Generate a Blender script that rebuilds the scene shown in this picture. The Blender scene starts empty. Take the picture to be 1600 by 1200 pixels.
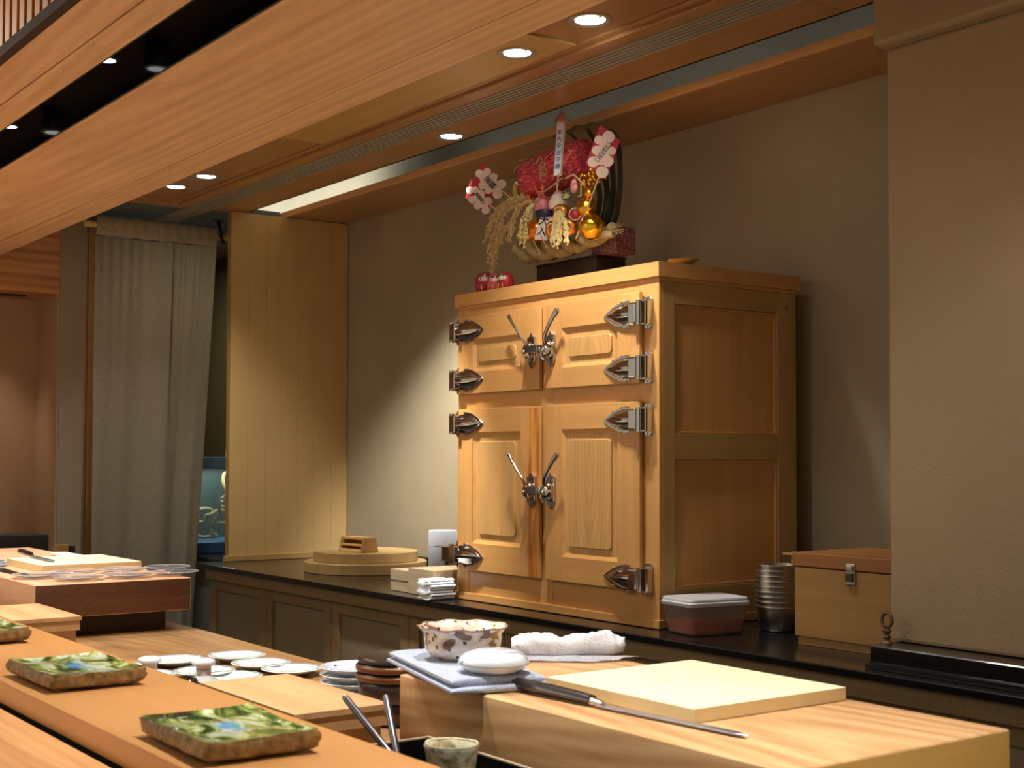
import bpy, bmesh, math, random
from mathutils import Vector, Matrix, noise
random.seed(7)
S = bpy.context.scene
COL = S.collection
PI = math.pi
R = math.radians
# ------------------------------------------------------------------ camera
cam = bpy.data.objects.new('camera', bpy.data.cameras.new('camera'))
COL.objects.link(cam)
cam.data.sensor_width = 36.0
cam.data.lens = 47.94
cam.data.shift_y = 0.023
cam.data.clip_start = 0.05
_y, _p, _r = R(54.176), R(2.029), R(0.119)
_f = Vector((-math.sin(_y)*math.cos(_p), math.cos(_y)*math.cos(_p), math.sin(_p)))
_rt = Vector((math.cos(_y), math.sin(_y), 0)); _u = _rt.cross(_f)
_rt, _u = _rt*math.cos(_r)+_u*math.sin(_r), -_rt*math.sin(_r)+_u*math.cos(_r)
M = Matrix((_rt, _u, -_f)).transposed().to_4x4()
M.translation = (0, 0, 1.35)
cam.matrix_world = M
S.camera = cam
cam.data.dof.use_dof = True
cam.data.dof.focus_distance = 3.9
cam.data.dof.aperture_fstop = 9.0
# ------------------------------------------------------------------ world, exposure
w = bpy.data.worlds.new('room_ambient'); S.world = w; w.use_nodes = True
w.node_tree.nodes['Background'].inputs[0].default_value = (1.0, 0.93, 0.74, 1)
w.node_tree.nodes['Background'].inputs[1].default_value = 0.50
S.view_settings.view_transform = 'Standard'
S.view_settings.look = 'None'
S.view_settings.gamma = 1.0
S.view_settings.exposure = 0.0
S.view_settings.use_curve_mapping = False
# ------------------------------------------------------------------ lamps
def spot(loc, target, watts, deg=80, blend=0.7, size=0.03, col=(1, .93, .83)):
    l = bpy.data.lights.new('spot', 'SPOT'); l.energy = watts; l.spot_size = R(deg); l.spot_blend = blend
    l.shadow_soft_size = size; l.color = col
    o = bpy.data.objects.new('spot_light', l); COL.objects.link(o); o.location = loc
    d = Vector(target)-Vector(loc)
    o.rotation_euler = d.to_track_quat('-Z', 'Y').to_euler()
    return o
def area(loc, target, watts, sx, sy, col=(1, .9, .78)):
    l = bpy.data.lights.new('area', 'AREA'); l.energy = watts; l.shape = 'RECTANGLE'; l.size = sx; l.size_y = sy; l.color = col
    o = bpy.data.objects.new('area_light', l); COL.objects.link(o); o.location = loc
    d = Vector(target)-Vector(loc)
    o.rotation_euler = d.to_track_quat('-Z', 'Y').to_euler()
    return o
WH = (1, .965, .92)
# recessed ceiling lamps
spot((-2.825, 2.296, 2.49), (-2.80, 2.32, 1.0), 24, 90, .8, .035, WH)
spot((-3.169, 2.303, 2.49), (-3.34, 2.56, 1.2), 74, 90, .8, .035, WH)
spot((-5.383, 2.294, 2.49), (-5.35, 2.45, .9), 30, 95, .8, .035, WH)
spot((-5.670, 2.277, 2.49), (-5.70, 2.35, .9), 30, 95, .8, .035, WH)
spot((-4.125, 2.702, 2.49), (-5.06, 3.32, 1.34), 380, 42, 1.0, .035, (1, .99, .97))
# row of lamps hidden above the lowered ceiling's edge
spot((-4.10, 2.12, 2.49), (-4.16, 2.66, .9), 190, 42, .8, .035, WH)
spot((-1.75, 2.12, 2.49), (-1.75, 2.3, .9), 14, 80, .8, .035, WH)
spot((-2.825, 2.296, 2.485), (-3.1, 2.6, 2.0), 2, 165, 1, .035, WH)  # wide spill added at the nearest visible lamp to lift the ornament
spot((-3.169, 2.303, 2.485), (-3.66, 2.85, 2.12), 9, 62, 1, .12, WH)  # second spot at a visible lamp, added to brighten the rake ornament
# lamps inside the black slot of the lowered ceiling
for sx in (-5.73, -4.90, -4.08, -3.25, -2.43, -1.60, -.78):
    spot((sx, 1.125, 2.30), (sx, 1.20, .9), 78, 84, .75, .03, WH)
# soft fill added over the unseen customer side, bounces onto the lowered ceiling
area((-4.2, -.15, 2.5), (-3.5, .35, 0.9), 32, 3.6, .8, (1, .93, .80))
# cove strip light behind the soffit board
area((-6.70, 3.08, 2.56), (-6.70, 3.14, 2.9), 20, 2.0, .06, (1, .97, .88))
area((-3.6, 3.10, 2.55), (-3.6, 3.14, 2.9), 1.6, 2.6, .06, (1, .97, .90))
# unseen fills added over and inside the fish tank to brighten the passage
area((-7.0, 2.6, 2.45), (-6.9, 2.7, 1.0), 12, .3, .3, (.95, .98, 1))
area((-6.80, 3.0, 1.278), (-6.80, 3.0, 1.0), 4, .3, .3, (.95, 1, 1))
# niche lamp at the far left
spot((-6.52, 1.70, 2.09), (-6.75, 1.96, 1.05), 14, 50, 1, .08, (1, .9, .84))

# ------------------------------------------------------------------ materials
MATS = {}
def nt(name):
    m = bpy.data.materials.new(name); m.use_nodes = True
    t = m.node_tree; b = t.nodes['Principled BSDF']
    return m, t, b
def srgb(c):
    return tuple(((v/255)/12.92 if v/255 <= .04045 else ((v/255+.055)/1.055)**2.4) for v in c)+(1,)
def simple(name, c, rough=.5, metal=0, spec=.5, bump=0, bscale=200, var=0, vscale=8, trans=0, coat=0, alpha=1, c2=None, emit=0):
    if name in MATS: return MATS[name]
    m, t, b = nt(name); N = t.nodes; L = t.links
    c = srgb(c)
    b.inputs['Base Color'].default_value = c
    b.inputs['Roughness'].default_value = rough
    b.inputs['Metallic'].default_value = metal
    b.inputs['Specular IOR Level'].default_value = spec
    b.inputs['Transmission Weight'].default_value = trans
    b.inputs['Coat Weight'].default_value = coat
    b.inputs['Coat Roughness'].default_value = .05
    if emit:
        b.inputs['Emission Color'].default_value = c; b.inputs['Emission Strength'].default_value = emit
    tc = N.new('ShaderNodeTexCoord')
    if var or c2:
        n = N.new('ShaderNodeTexNoise'); n.inputs['Scale'].default_value = vscale; n.inputs['Detail'].default_value = 5
        L.new(tc.outputs['Object'], n.inputs['Vector'])
        r = N.new('ShaderNodeValToRGB'); r.color_ramp.elements[0].position = .3; r.color_ramp.elements[1].position = .7
        d = srgb(c2) if c2 else tuple(v*(1-var) for v in c[:3])+(1,)
        r.color_ramp.elements[0].color = d; r.color_ramp.elements[1].color = c
        L.new(n.outputs['Fac'], r.inputs['Fac']); L.new(r.outputs['Color'], b.inputs['Base Color'])
    if bump:
        n2 = N.new('ShaderNodeTexNoise'); n2.inputs['Scale'].default_value = bscale; n2.inputs['Detail'].default_value = 4
        L.new(tc.outputs['Object'], n2.inputs['Vector'])
        bp = N.new('ShaderNodeBump'); bp.inputs['Strength'].default_value = bump; bp.inputs['Distance'].default_value = .002
        L.new(n2.outputs['Fac'], bp.inputs['Height']); L.new(bp.outputs['Normal'], b.inputs['Normal'])
    MATS[name] = m
    return m
def wood(name, light, dark, grain='X', rings=0, ringscale=9, freq=30, rough=.45, coat=0, tilt=4, off=(0, 0, 0), fine=.6, stain=None, rand=True, ringaxis=None):
    """procedural timber: streaks along the grain axis, optional cathedral rings"""
    if name in MATS: return MATS[name]
    light = tuple(min(255, v*k) for v, k in zip(light, (1.0, 1.07, 1.12))); dark = tuple(min(255, v*k) for v, k in zip(dark, (1.04, 1.14, 1.22)))
    m, t, b = nt(name); N = t.nodes; L = t.links
    tc = N.new('ShaderNodeTexCoord'); oi = N.new('ShaderNodeObjectInfo')
    ad = N.new('ShaderNodeVectorMath'); ad.operation = 'MULTIPLY_ADD'
    cb = N.new('ShaderNodeCombineXYZ')
    for k in range(3): L.new(oi.outputs['Random'], cb.inputs[k])
    L.new(cb.outputs[0], ad.inputs[0]); q = 13.0 if rand else 0.0
    ad.inputs[1].default_value = (q, q, q)
    L.new(tc.outputs['Object'], ad.inputs[2])
    ai = 'XYZ'.index(grain)
    sc = [1, 1, 1]; sc[ai] = .045
    mp = N.new('ShaderNodeMapping'); mp.inputs['Scale'].default_value = sc
    L.new(ad.outputs[0], mp.inputs['Vector'])
    n1 = N.new('ShaderNodeTexNoise'); n1.inputs['Scale'].default_value = freq; n1.inputs['Detail'].default_value = 7; n1.inputs['Roughness'].default_value = .65
    L.new(mp.outputs[0], n1.inputs['Vector'])
    n2 = N.new('ShaderNodeTexNoise'); n2.inputs['Scale'].default_value = freq*9; n2.inputs['Detail'].default_value = 3
    L.new(mp.outputs[0], n2.inputs['Vector'])
    a1 = N.new('ShaderNodeMath'); a1.operation = 'MULTIPLY_ADD'; a1.inputs[1].default_value = .35*fine
    L.new(n2.outputs['Fac'], a1.inputs[0]); L.new(n1.outputs['Fac'], a1.inputs[2])
    fac = a1.outputs[0]
    if rings:
        sc2 = [1, 1, 1]; sc2[ai] = .5 if ringaxis is None else 1.0
        rot = [0, 0, 0]
        if ringaxis is None: rot[(ai+1) % 3] = R(tilt); rot[(ai+2) % 3] = R(tilt*.4)
        else: rot[ringaxis] = R(tilt)
        m2 = N.new('ShaderNodeMapping'); m2.inputs['Rotation'].default_value = rot; m2.inputs['Location'].default_value = off
        L.new(tc.outputs['Object'], m2.inputs['Vector'])
        m3 = N.new('ShaderNodeMapping'); m3.inputs['Scale'].default_value = sc2; L.new(m2.outputs[0], m3.inputs['Vector'])
        wv = N.new('ShaderNodeTexWave'); wv.wave_type = 'RINGS'; wv.rings_direction = grain; wv.wave_profile = 'SIN'
        wv.inputs['Scale'].default_value = ringscale; wv.inputs['Distortion'].default_value = 1.2; wv.inputs['Detail'].default_value = 3
        wv.inputs['Detail Scale'].default_value = 1.2
        L.new(m3.outputs[0], wv.inputs['Vector'])
        a2 = N.new('ShaderNodeMath'); a2.operation = 'MULTIPLY_ADD'; a2.inputs[1].default_value = -rings
        L.new(wv.outputs['Fac'], a2.inputs[0]); L.new(fac, a2.inputs[2]); 
        a3 = N.new('ShaderNodeMath'); a3.operation = 'ADD'; a3.inputs[1].default_value = rings*.6; L.new(a2.outputs[0], a3.inputs[0])
        fac = a3.outputs[0]
    r = N.new('ShaderNodeValToRGB'); e = r.color_ramp.elements
    e[0].position = .38; e[1].position = .82
    e[0].color = srgb(dark); e[1].color = srgb(light)
    L.new(fac, r.inputs['Fac'])
    big = N.new('ShaderNodeTexNoise'); big.inputs['Scale'].default_value = 2.2; big.inputs['Detail'].default_value = 2
    L.new(ad.outputs[0], big.inputs['Vector'])
    hv = N.new('ShaderNodeHueSaturation')
    mr = N.new('ShaderNodeMapRange'); mr.inputs['To Min'].default_value = .86; mr.inputs['To Max'].default_value = 1.12
    L.new(big.outputs['Fac'], mr.inputs['Value']); L.new(mr.outputs[0], hv.inputs['Value'])
    L.new(r.outputs['Color'], hv.inputs['Color'])
    L.new(hv.outputs['Color'], b.inputs['Base Color'])
    b.inputs['Roughness'].default_value = rough
    b.inputs['Coat Weight'].default_value = coat; b.inputs['Coat Roughness'].default_value = .15
    bp = N.new('ShaderNodeBump'); bp.inputs['Strength'].default_value = .12; bp.inputs['Distance'].default_value = .001
    L.new(fac, bp.inputs['Height']); L.new(bp.outputs['Normal'], b.inputs['Normal'])
    MATS[name] = m
    return m
def plaster(name, c, rough=.75, bump=.5, scale=60, spec=.3):
    if name in MATS: return MATS[name]
    m, t, b = nt(name); N = t.nodes; L = t.links
    tc = N.new('ShaderNodeTexCoord')
    n = N.new('ShaderNodeTexNoise'); n.inputs['Scale'].default_value = 1.6; n.inputs['Detail'].default_value = 7
    L.new(tc.outputs['Object'], n.inputs['Vector'])
    r = N.new('ShaderNodeValToRGB'); c = srgb(c)
    r.color_ramp.elements[0].color = tuple(v*.86 for v in c[:3])+(1,); r.color_ramp.elements[1].color = tuple(min(1, v*1.1) for v in c[:3])+(1,)
    r.color_ramp.elements[0].position = .3; r.color_ramp.elements[1].position = .7
    L.new(n.outputs['Fac'], r.inputs['Fac']); L.new(r.outputs['Color'], b.inputs['Base Color'])
    b.inputs['Roughness'].default_value = rough; b.inputs['Specular IOR Level'].default_value = spec
    mp = N.new('ShaderNodeMapping'); mp.inputs['Scale'].default_value = (1, 1, 1); L.new(tc.outputs['Object'], mp.inputs['Vector'])
    n2 = N.new('ShaderNodeTexNoise'); n2.inputs['Scale'].default_value = scale; n2.inputs['Detail'].default_value = 8; n2.inputs['Roughness'].default_value = .6
    L.new(mp.outputs[0], n2.inputs['Vector'])
    n3 = N.new('ShaderNodeTexNoise'); n3.inputs['Scale'].default_value = 5; n3.inputs['Detail'].default_value = 3
    L.new(tc.outputs['Object'], n3.inputs['Vector'])
    mu = N.new('ShaderNodeMath'); mu.operation = 'MULTIPLY_ADD'; mu.inputs[1].default_value = .5
    L.new(n3.outputs['Fac'], mu.inputs[0]); L.new(n2.outputs['Fac'], mu.inputs[2])
    bp = N.new('ShaderNodeBump'); bp.inputs['Strength'].default_value = bump; bp.inputs['Distance'].default_value = .004
    L.new(mu.outputs[0], bp.inputs['Height']); L.new(bp.outputs['Normal'], b.inputs['Normal'])
    MATS[name] = m
    return m

# ------------------------------------------------------------------ mesh helpers
BOXED = set()
def BM():
    b = bmesh.new(); BOXED.discard(id(b)); return b
def bx(bm, x0, x1, y0, y1, z0, z1, bev=0, seg=2):
    n0 = set(bm.verts); BOXED.add(id(bm))
    vs = [bm.verts.new(p) for p in ((x0,y0,z0),(x1,y0,z0),(x1,y1,z0),(x0,y1,z0),(x0,y0,z1),(x1,y0,z1),(x1,y1,z1),(x0,y1,z1))]
    fs = [bm.faces.new([vs[i] for i in q]) for q in ((3,2,1,0),(4,5,6,7),(0,1,5,4),(1,2,6,5),(2,3,7,6),(3,0,4,7))]
    if bev:
        es = list({e for f in fs for e in f.edges})
        bmesh.ops.bevel(bm, geom=es, offset=bev, segments=seg, affect='EDGES', profile=.6)
    return [v for v in bm.verts if v not in n0]
def rot(vs, ang, axis, c=(0, 0, 0)):
    m = Matrix.Rotation(ang, 4, axis); c = Vector(c)
    for v in vs: v.co = m @ (v.co-c) + c
def xf(vs, m):
    for v in vs: v.co = m @ v.co
def prism(bm, pts, a0, a1, axis='Z', bev=0):
    """extrude a 2-D outline between a0 and a1 along axis"""
    def P(p, h):
        return {'Z': (p[0], p[1], h), 'Y': (p[0], h, p[1]), 'X': (h, p[0], p[1])}[axis]
    n0 = set(bm.verts); BOXED.add(id(bm))
    lo = [bm.verts.new(P(p, a0)) for p in pts]; hi = [bm.verts.new(P(p, a1)) for p in pts]
    fs = [bm.faces.new(lo[::-1]), bm.faces.new(hi)]
    k = len(pts)
    for i in range(k): fs.append(bm.faces.new((lo[i], lo[(i+1) % k], hi[(i+1) % k], hi[i])))
    bmesh.ops.recalc_face_normals(bm, faces=fs)
    if bev:
        es = list({e for f in fs[:2] for e in f.edges})
        bmesh.ops.bevel(bm, geom=es, offset=bev, segments=1, affect='EDGES')
    return [v for v in bm.verts if v not in n0]
def lathe(bm, prof, seg=40, c=(0, 0, 0), wob=None, closed=False):
    """revolve (r, z) profile about Z; r=0 points become poles"""
    n0 = set(bm.verts); rows = []
    for r, z in prof:
        if r < 1e-6: rows.append([bm.verts.new((c[0], c[1], c[2]+z))])
        else:
            rows.append([])
            for i in range(seg):
                a = 2*PI*i/seg; rr, zz = (r, z) if not wob else wob(r, z, a)
                rows[-1].append(bm.verts.new((c[0]+rr*math.cos(a), c[1]+rr*math.sin(a), c[2]+zz)))
    if closed: rows.append(rows[0])
    for A, B_ in zip(rows, rows[1:]):
        for i in range(seg):
            j = (i+1) % seg
            if len(A) == 1 and len(B_) == 1: continue
            if len(A) == 1: bm.faces.new((A[0], B_[j], B_[i]))
            elif len(B_) == 1: bm.faces.new((A[i], A[j], B_[0]))
            else: bm.faces.new((A[i], A[j], B_[j], B_[i]))
    return [v for v in bm.verts if v not in n0]
def tube(bm, path, r, seg=8, cap=True, flat=None, up=None):
    """sweep an ellipse (r, r*flat) along path; r is a number or a list"""
    n0 = set(bm.verts); P = [Vector(p) for p in path]; n = len(P); rows = []
    prevn = None
    for i, p in enumerate(P):
        t = (P[min(i+1, n-1)]-P[max(i-1, 0)]).normalized()
        if prevn is None:
            a = Vector(up) if up else (Vector((0, 0, 1)) if abs(t.z) < .9 else Vector((1, 0, 0)))
            nn = (a-t*a.dot(t)).normalized()
        else: nn = (prevn-t*prevn.dot(t)).normalized()
        prevn = nn; bb = t.cross(nn)
        rr = r[i] if isinstance(r, (list, tuple)) else r
        fl = flat or 1
        rows.append([bm.verts.new(p+nn*math.cos(2*PI*k/seg)*rr*fl+bb*math.sin(2*PI*k/seg)*rr) for k in range(seg)])
    for A, B_ in zip(rows, rows[1:]):
        for k in range(seg):
            j = (k+1) % seg; bm.faces.new((A[k], A[j], B_[j], B_[k]))
    if cap:
        bm.faces.new(rows[0][::-1]); bm.faces.new(rows[-1])
    return [v for v in bm.verts if v not in n0]
def ball(bm, c, r, sx=1, sy=1, sz=1, u=12, v=8):
    n0 = set(bm.verts)
    bmesh.ops.create_uvsphere(bm, u_segments=u, v_segments=v, radius=r)
    vs = [q for q in bm.verts if q not in n0]
    for q in vs: q.co = Vector((q.co.x*sx, q.co.y*sy, q.co.z*sz))+Vector(c)
    return vs
def cyl(bm, c, r, h, seg=24, r2=None, bev=0):
    r2 = r if r2 is None else r2
    if bev: pr = [(0, 0), (r-bev, 0), (r, bev), (r2, h-bev), (r2-bev, h), (0, h)]
    else: pr = [(0, 0), (r, 0), (r2, h), (0, h)]
    return lathe(bm, pr, seg, c)
def curve(pts, n=8):
    """Catmull-Rom through pts"""
    P = [Vector(p) for p in pts]; P = [P[0]*2-P[1]]+P+[P[-1]*2-P[-2]]; out = []
    for i in range(1, len(P)-2):
        for k in range(n):
            t = k/n; a, b, c, d = P[i-1:i+3]
            out.append(.5*((2*b)+(c-a)*t+(2*a-5*b+4*c-d)*t*t+(3*b-a-3*c+d)*t**3))
    out.append(P[-2]); return out
ORG = {}
def obj(name, bm, m, parent=None, smooth=True, angle=None, m2=None, kind=None, label=None):
    me = bpy.data.meshes.new(name)
    if angle is None: angle = 11 if id(bm) in BOXED else 50
    BOXED.discard(id(bm))
    if parent is not None: o0 = Vector(ORG[parent.name])
    else:
        xs = [v.co for v in bm.verts]
        o0 = Vector(((min(v.x for v in xs)+max(v.x for v in xs))/2, (min(v.y for v in xs)+max(v.y for v in xs))/2, min(v.z for v in xs)))
    bmesh.ops.translate(bm, verts=bm.verts, vec=-o0)
    bm.to_mesh(me); bm.free()
    o = bpy.data.objects.new(name, me); COL.objects.link(o)
    if parent is not None: o.parent = parent; ORG[o.name] = tuple(o0)
    else: o.location = o0; ORG[o.name] = tuple(o0)
    me.materials.append(m)
    if m2: me.materials.append(m2)
    if smooth:
        for p in me.polygons: p.use_smooth = True
        me.set_sharp_from_angle(angle=R(angle))
    if kind: o['kind'] = kind
    if label: o['label'] = label
    return o
def tag(o, label, cat, group=None):
    o['label'] = label; o['category'] = cat
    if group: o['group'] = group
    return o
def thing(name, label, cat, loc, group=None, local=False, rz=0):
    o = bpy.data.objects.new(name, None); COL.objects.link(o); o.empty_display_size = .05
    o.location = loc; o.rotation_euler = (0, 0, rz)
    ORG[o.name] = (0, 0, 0) if local else tuple(loc)
    return tag(o, label, cat, group)
def dup(root, loc, rz=None, label=None, scale=None):
    r = root.copy(); COL.objects.link(r); r.location = loc
    if rz is not None: r.rotation_euler = (0, 0, rz)
    if label: r['label'] = label
    if scale: r.scale = scale
    for ch in list(root.children):
        c = ch.copy(); COL.objects.link(c); c.parent = r
        for g in list(ch.children):
            d = g.copy(); COL.objects.link(d); d.parent = c
    return r
def box(name, m, parent, *a, bev=0, kind=None, label=None, **k):
    bm = BM(); bx(bm, *a, bev=bev); return obj(name, bm, m, parent, kind=kind, label=label, **k)
def text_bm(s, size, depth=.0004, spacing=1.0):
    """lettering as mesh in the XZ plane facing -Y, centred on the origin"""
    cu = bpy.data.curves.new('txt', 'FONT'); cu.body = s; cu.size = size; cu.extrude = depth
    cu.align_x = 'CENTER'; cu.align_y = 'CENTER'; cu.resolution_u = 2; cu.space_line = spacing; cu.offset = size*.012
    o = bpy.data.objects.new('txt', cu); COL.objects.link(o)
    bpy.context.view_layer.update()
    me = bpy.data.meshes.new_from_object(o.evaluated_get(bpy.context.evaluated_depsgraph_get()))
    bm = BM(); bm.from_mesh(me)
    bpy.data.objects.remove(o); bpy.data.curves.remove(cu); bpy.data.meshes.remove(me)
    rot(bm.verts, R(90), 'X')
    if bm.verts:
        c = Vector([(min(v.co[i] for v in bm.verts)+max(v.co[i] for v in bm.verts))/2 for i in range(3)])
        for v in bm.verts: v.co -= c
    return bm

# ------------------------------------------------------------------ palette
W_ORANGE_X = wood('cedar_beam', (240, 188, 138), (204, 142, 94), 'X', rings=.16, ringscale=9, freq=22, rough=.42, tilt=3, off=(0, .1, .1))
W_CEIL = wood('ceiling_board', (178, 126, 78), (156, 104, 60), 'X', freq=26, rough=.28)
W_CEIL2 = wood('ceiling_board_pale', (204, 158, 92), (178, 132, 72), 'X', freq=26, rough=.35)
W_LIP = wood('lip_wood', (232, 172, 112), (212, 148, 90), 'X', freq=26, rough=.4)
W_LEDGE = wood('ledge_wood', (208, 142, 82), (186, 116, 60), 'X', freq=12, rough=.32, coat=.12)
W_COUNTER = wood('customer_counter_wood', (228, 158, 96), (186, 116, 66), 'X', rings=.14, ringscale=16, freq=30, rough=.4, tilt=2, off=(0, .05, .06))
W_BROWN = wood('brown_counter_wood', (174, 124, 76), (122, 78, 42), 'X', rings=.12, ringscale=16, freq=26, rough=.38, tilt=5, off=(0, .05, .12))
W_BLOCKTOP = wood('block_wood', (220, 166, 112), (172, 112, 64), 'X', rings=.20, ringscale=14, freq=22, rough=.5, tilt=5, off=(0, .02, .10))
W_BLOCKEND = wood('block_end_wood', (222, 172, 96), (196, 142, 70), 'Y', freq=22, rough=.5)
W_DARKBLOCK = wood('dark_block_wood', (112, 66, 38), (66, 34, 16), 'Y', rings=.09, ringscale=26, freq=26, rough=.42, tilt=30, off=(0, 0, .3))
W_BOARD = wood('board_wood', (240, 224, 176), (232, 208, 152), 'X', freq=8, rough=.55, fine=.3)
W_BOARDSHADE = wood('board_edge_shade', (222, 184, 130), (206, 164, 108), 'X', freq=10, rough=.6)  # tan for the board sides: their weaker light put into the colour
W_PANEL_Z = wood('panel_wood', (200, 156, 98), (186, 140, 84), 'Z', freq=90, rough=.4, rand=False, fine=1)
W_CAB_X = wood('hinoki_x', (214, 150, 84), (188, 124, 64), 'X', freq=20, rough=.36, coat=.12)
W_CAB_Y = wood('hinoki_y', (190, 144, 84), (164, 118, 64), 'Y', freq=20, rough=.36, coat=.12)  # darker than the front hinoki: shade of the icebox side in the colour
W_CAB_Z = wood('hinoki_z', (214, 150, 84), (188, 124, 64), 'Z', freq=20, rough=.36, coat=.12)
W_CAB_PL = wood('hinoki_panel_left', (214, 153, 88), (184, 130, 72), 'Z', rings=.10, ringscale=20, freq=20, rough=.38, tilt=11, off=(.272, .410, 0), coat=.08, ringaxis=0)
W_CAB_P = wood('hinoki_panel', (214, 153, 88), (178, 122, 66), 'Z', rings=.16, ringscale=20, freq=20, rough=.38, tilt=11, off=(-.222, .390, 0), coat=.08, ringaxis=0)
W_CAB_SP = wood('hinoki_side_shade_panel', (172, 126, 72), (120, 76, 36), 'Z', rings=.32, ringscale=18, freq=20, rough=.38, tilt=11, off=(-.610, .05, 0), coat=.08, ringaxis=1)  # side panels toned down, the side's shade is in the colour
W_LIGHTBOX_X = wood('pale_box_x', (220, 166, 112), (176, 118, 70), 'X', freq=20, rough=.5)
W_LIGHTBOX_Y = wood('pale_box_y', (216, 162, 106), (180, 122, 72), 'Y', freq=24, rough=.5)
W_BASE = wood('base_cabinet_wood', (146, 112, 74), (122, 90, 56), 'X', freq=26, rough=.42)
W_BASE_Z = wood('base_cabinet_wood_z', (146, 112, 74), (122, 90, 56), 'Z', freq=26, rough=.42)
W_BASE_P = simple('base_panel', (138, 122, 94), .5, bump=.2, var=.1, vscale=3)
W_STEAM = wood('steamer_wood', (192, 148, 92), (166, 124, 72), 'X', freq=14, rough=.45)
W_OLD = wood('weathered_wood', (196, 164, 124), (160, 124, 86), 'Y', freq=30, rough=.6)
W_OLDX = wood('weathered_end_wood', (180, 150, 114), (146, 116, 82), 'X', freq=40, rough=.7)
W_CASE = wood('case_wood', (164, 114, 58), (140, 92, 42), 'X', freq=30, rough=.45)
W_CASELID = wood('case_lid_wood', (166, 102, 46), (120, 66, 26), 'X', freq=10, rough=.4)
W_DOWEL = wood('dowel_wood', (226, 180, 120), (200, 150, 92), 'X', freq=20, rough=.5)
PL = plaster('wall_plaster', (164, 149, 120), .75, .22, 60)
PL_P = plaster('pillar_plaster', (170, 146, 110), .45, .22, 130, .5)
PL_N = plaster('niche_plaster', (172, 138, 104), .8, .3, 60)
PL_D = plaster('passage_plaster', (78, 64, 30), .85, .2, 40)
PL_G = plaster('grey_paint', (150, 150, 140), .8, .1, 40)
PL_B = plaster('blue_grey_paint', (96, 106, 108), .7, .1, 40)
BLACK = simple('black_granite', (24, 23, 22), .16, spec=.5, bump=.04, bscale=300, var=.3, vscale=150)
BLACKMAT = simple('matt_black', (12, 11, 11), .5)
BLKGLOSS = simple('black_lacquer_panel', (8, 8, 10), .12)
CHROME = simple('chrome', (205, 200, 196), .12, 1, var=.12, vscale=20)
STEEL = simple('brushed_steel', (182, 174, 160), .32, 1, var=.15, vscale=30)
GOLD = simple('gold_foil', (244, 188, 60), .2, 1, bump=.6, bscale=60)
PGOLD = simple('pale_gold_foil', (240, 222, 130), .3, .85, bump=.4, bscale=80)
WHITEP = simple('white_porcelain', (232, 236, 238), .12, coat=.4)
CELADON = simple('pale_celadon_glaze', (226, 238, 234), .12, coat=.5)

# ================================================================== SETTING
def struct(name, bm, m, **k): return obj(name, bm, m, None, kind='structure', **k)
bm = BM(); bx(bm, -9, 2.6, -3.2, 3.6, -.08, 0); struct('floor', bm, simple('floor_tile', (96, 88, 78), .6, var=.15, vscale=4, bump=.2, bscale=40))
bm = BM(); bx(bm, -8.2, 2.6, 3.32, 3.5, 0, 3.1); struct('wall_back', bm, PL)
# plaster pillar with a protruding header, right
pl = []
bm = BM(); bx(bm, -2.160, 2.6, 2.695, 3.318, .904, 2.352, bev=.008); wr = struct('wall_right', bm, PL_P)
bm = BM(); bx(bm, -2.166, 2.6, 2.650, 3.318, 2.352, 3.05, bev=.012); obj('header', bm, PL_P, wr)
# end wall on the left: plaster post, niche with timber header
bm = BM(); bx(bm, -6.76, -6.42, 2.013, 2.145, 0, 2.50, bev=.004); wl = struct('wall_left', bm, plaster('post_plaster', (146, 132, 108), .8, .2, 30))
bm = BM(); bx(bm, -6.85, -6.75, .2, 2.013, 0, 2.6); bx(bm, -6.76, -6.425, 2.0055, 2.0125, 0, 2.11); obj('niche_back', bm, PL_N, wl)
bm = BM(); bx(bm, -6.75, -6.42, .2, 2.012, 2.105, 2.50); obj('niche_header', bm, wood('header_board', (196, 132, 76), (150, 90, 44), 'Y', rings=.3, ringscale=8, freq=24, rough=.4, tilt=4), wl)
bm = BM(); bx(bm, -6.60, -6.55, .3, 1.90, 2.0995, 2.106); obj('air_slot', bm, BLACKMAT, wl)
bm = BM(); bx(bm, -6.60, -6.405, 2.146, 2.172, 0, 2.50, bev=.003); struct('trim_1', bm, W_CASE)
# passage beyond the partition
bm = BM(); bx(bm, -8.2, -8.0, -1, 3.32, 0, 3.0); struct('wall_passage', bm, PL_D)
bm = BM(); bx(bm, -8.0, -6.035, 3.305, 3.319, .85, 2.51); struct('wall_passage_side', bm, PL_D)
bm = BM(); bx(bm, -8.0, -6.6, .2, .25, 0, 3.0); struct('wall_passage_near', bm, PL_D)
# timber partition at the end of the back counter, board by board
bm = BM(); bx(bm, -6.022, -6.004, 2.690, 3.318, .852, 2.508); pn = struct('wall_partition', bm, W_PANEL_Z)
ys = [2.685, 2.78, 2.873, 2.951, 3.045, 3.13, 3.229, 3.316]
for a, b_ in zip(ys, ys[1:]):
    box('board', W_PANEL_Z, pn, -6.006, -6.0, a+.0003, b_-.0003, .872, 2.508, bev=.0008)
box('skirting', W_CAB_Y, pn, -6.008, -5.985, 2.662, 3.30, .851, .878, bev=.002)
box('edge_strip', W_CASE, pn, -6.024, -5.999, 2.680, 2.686, .872, 2.508)

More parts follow.
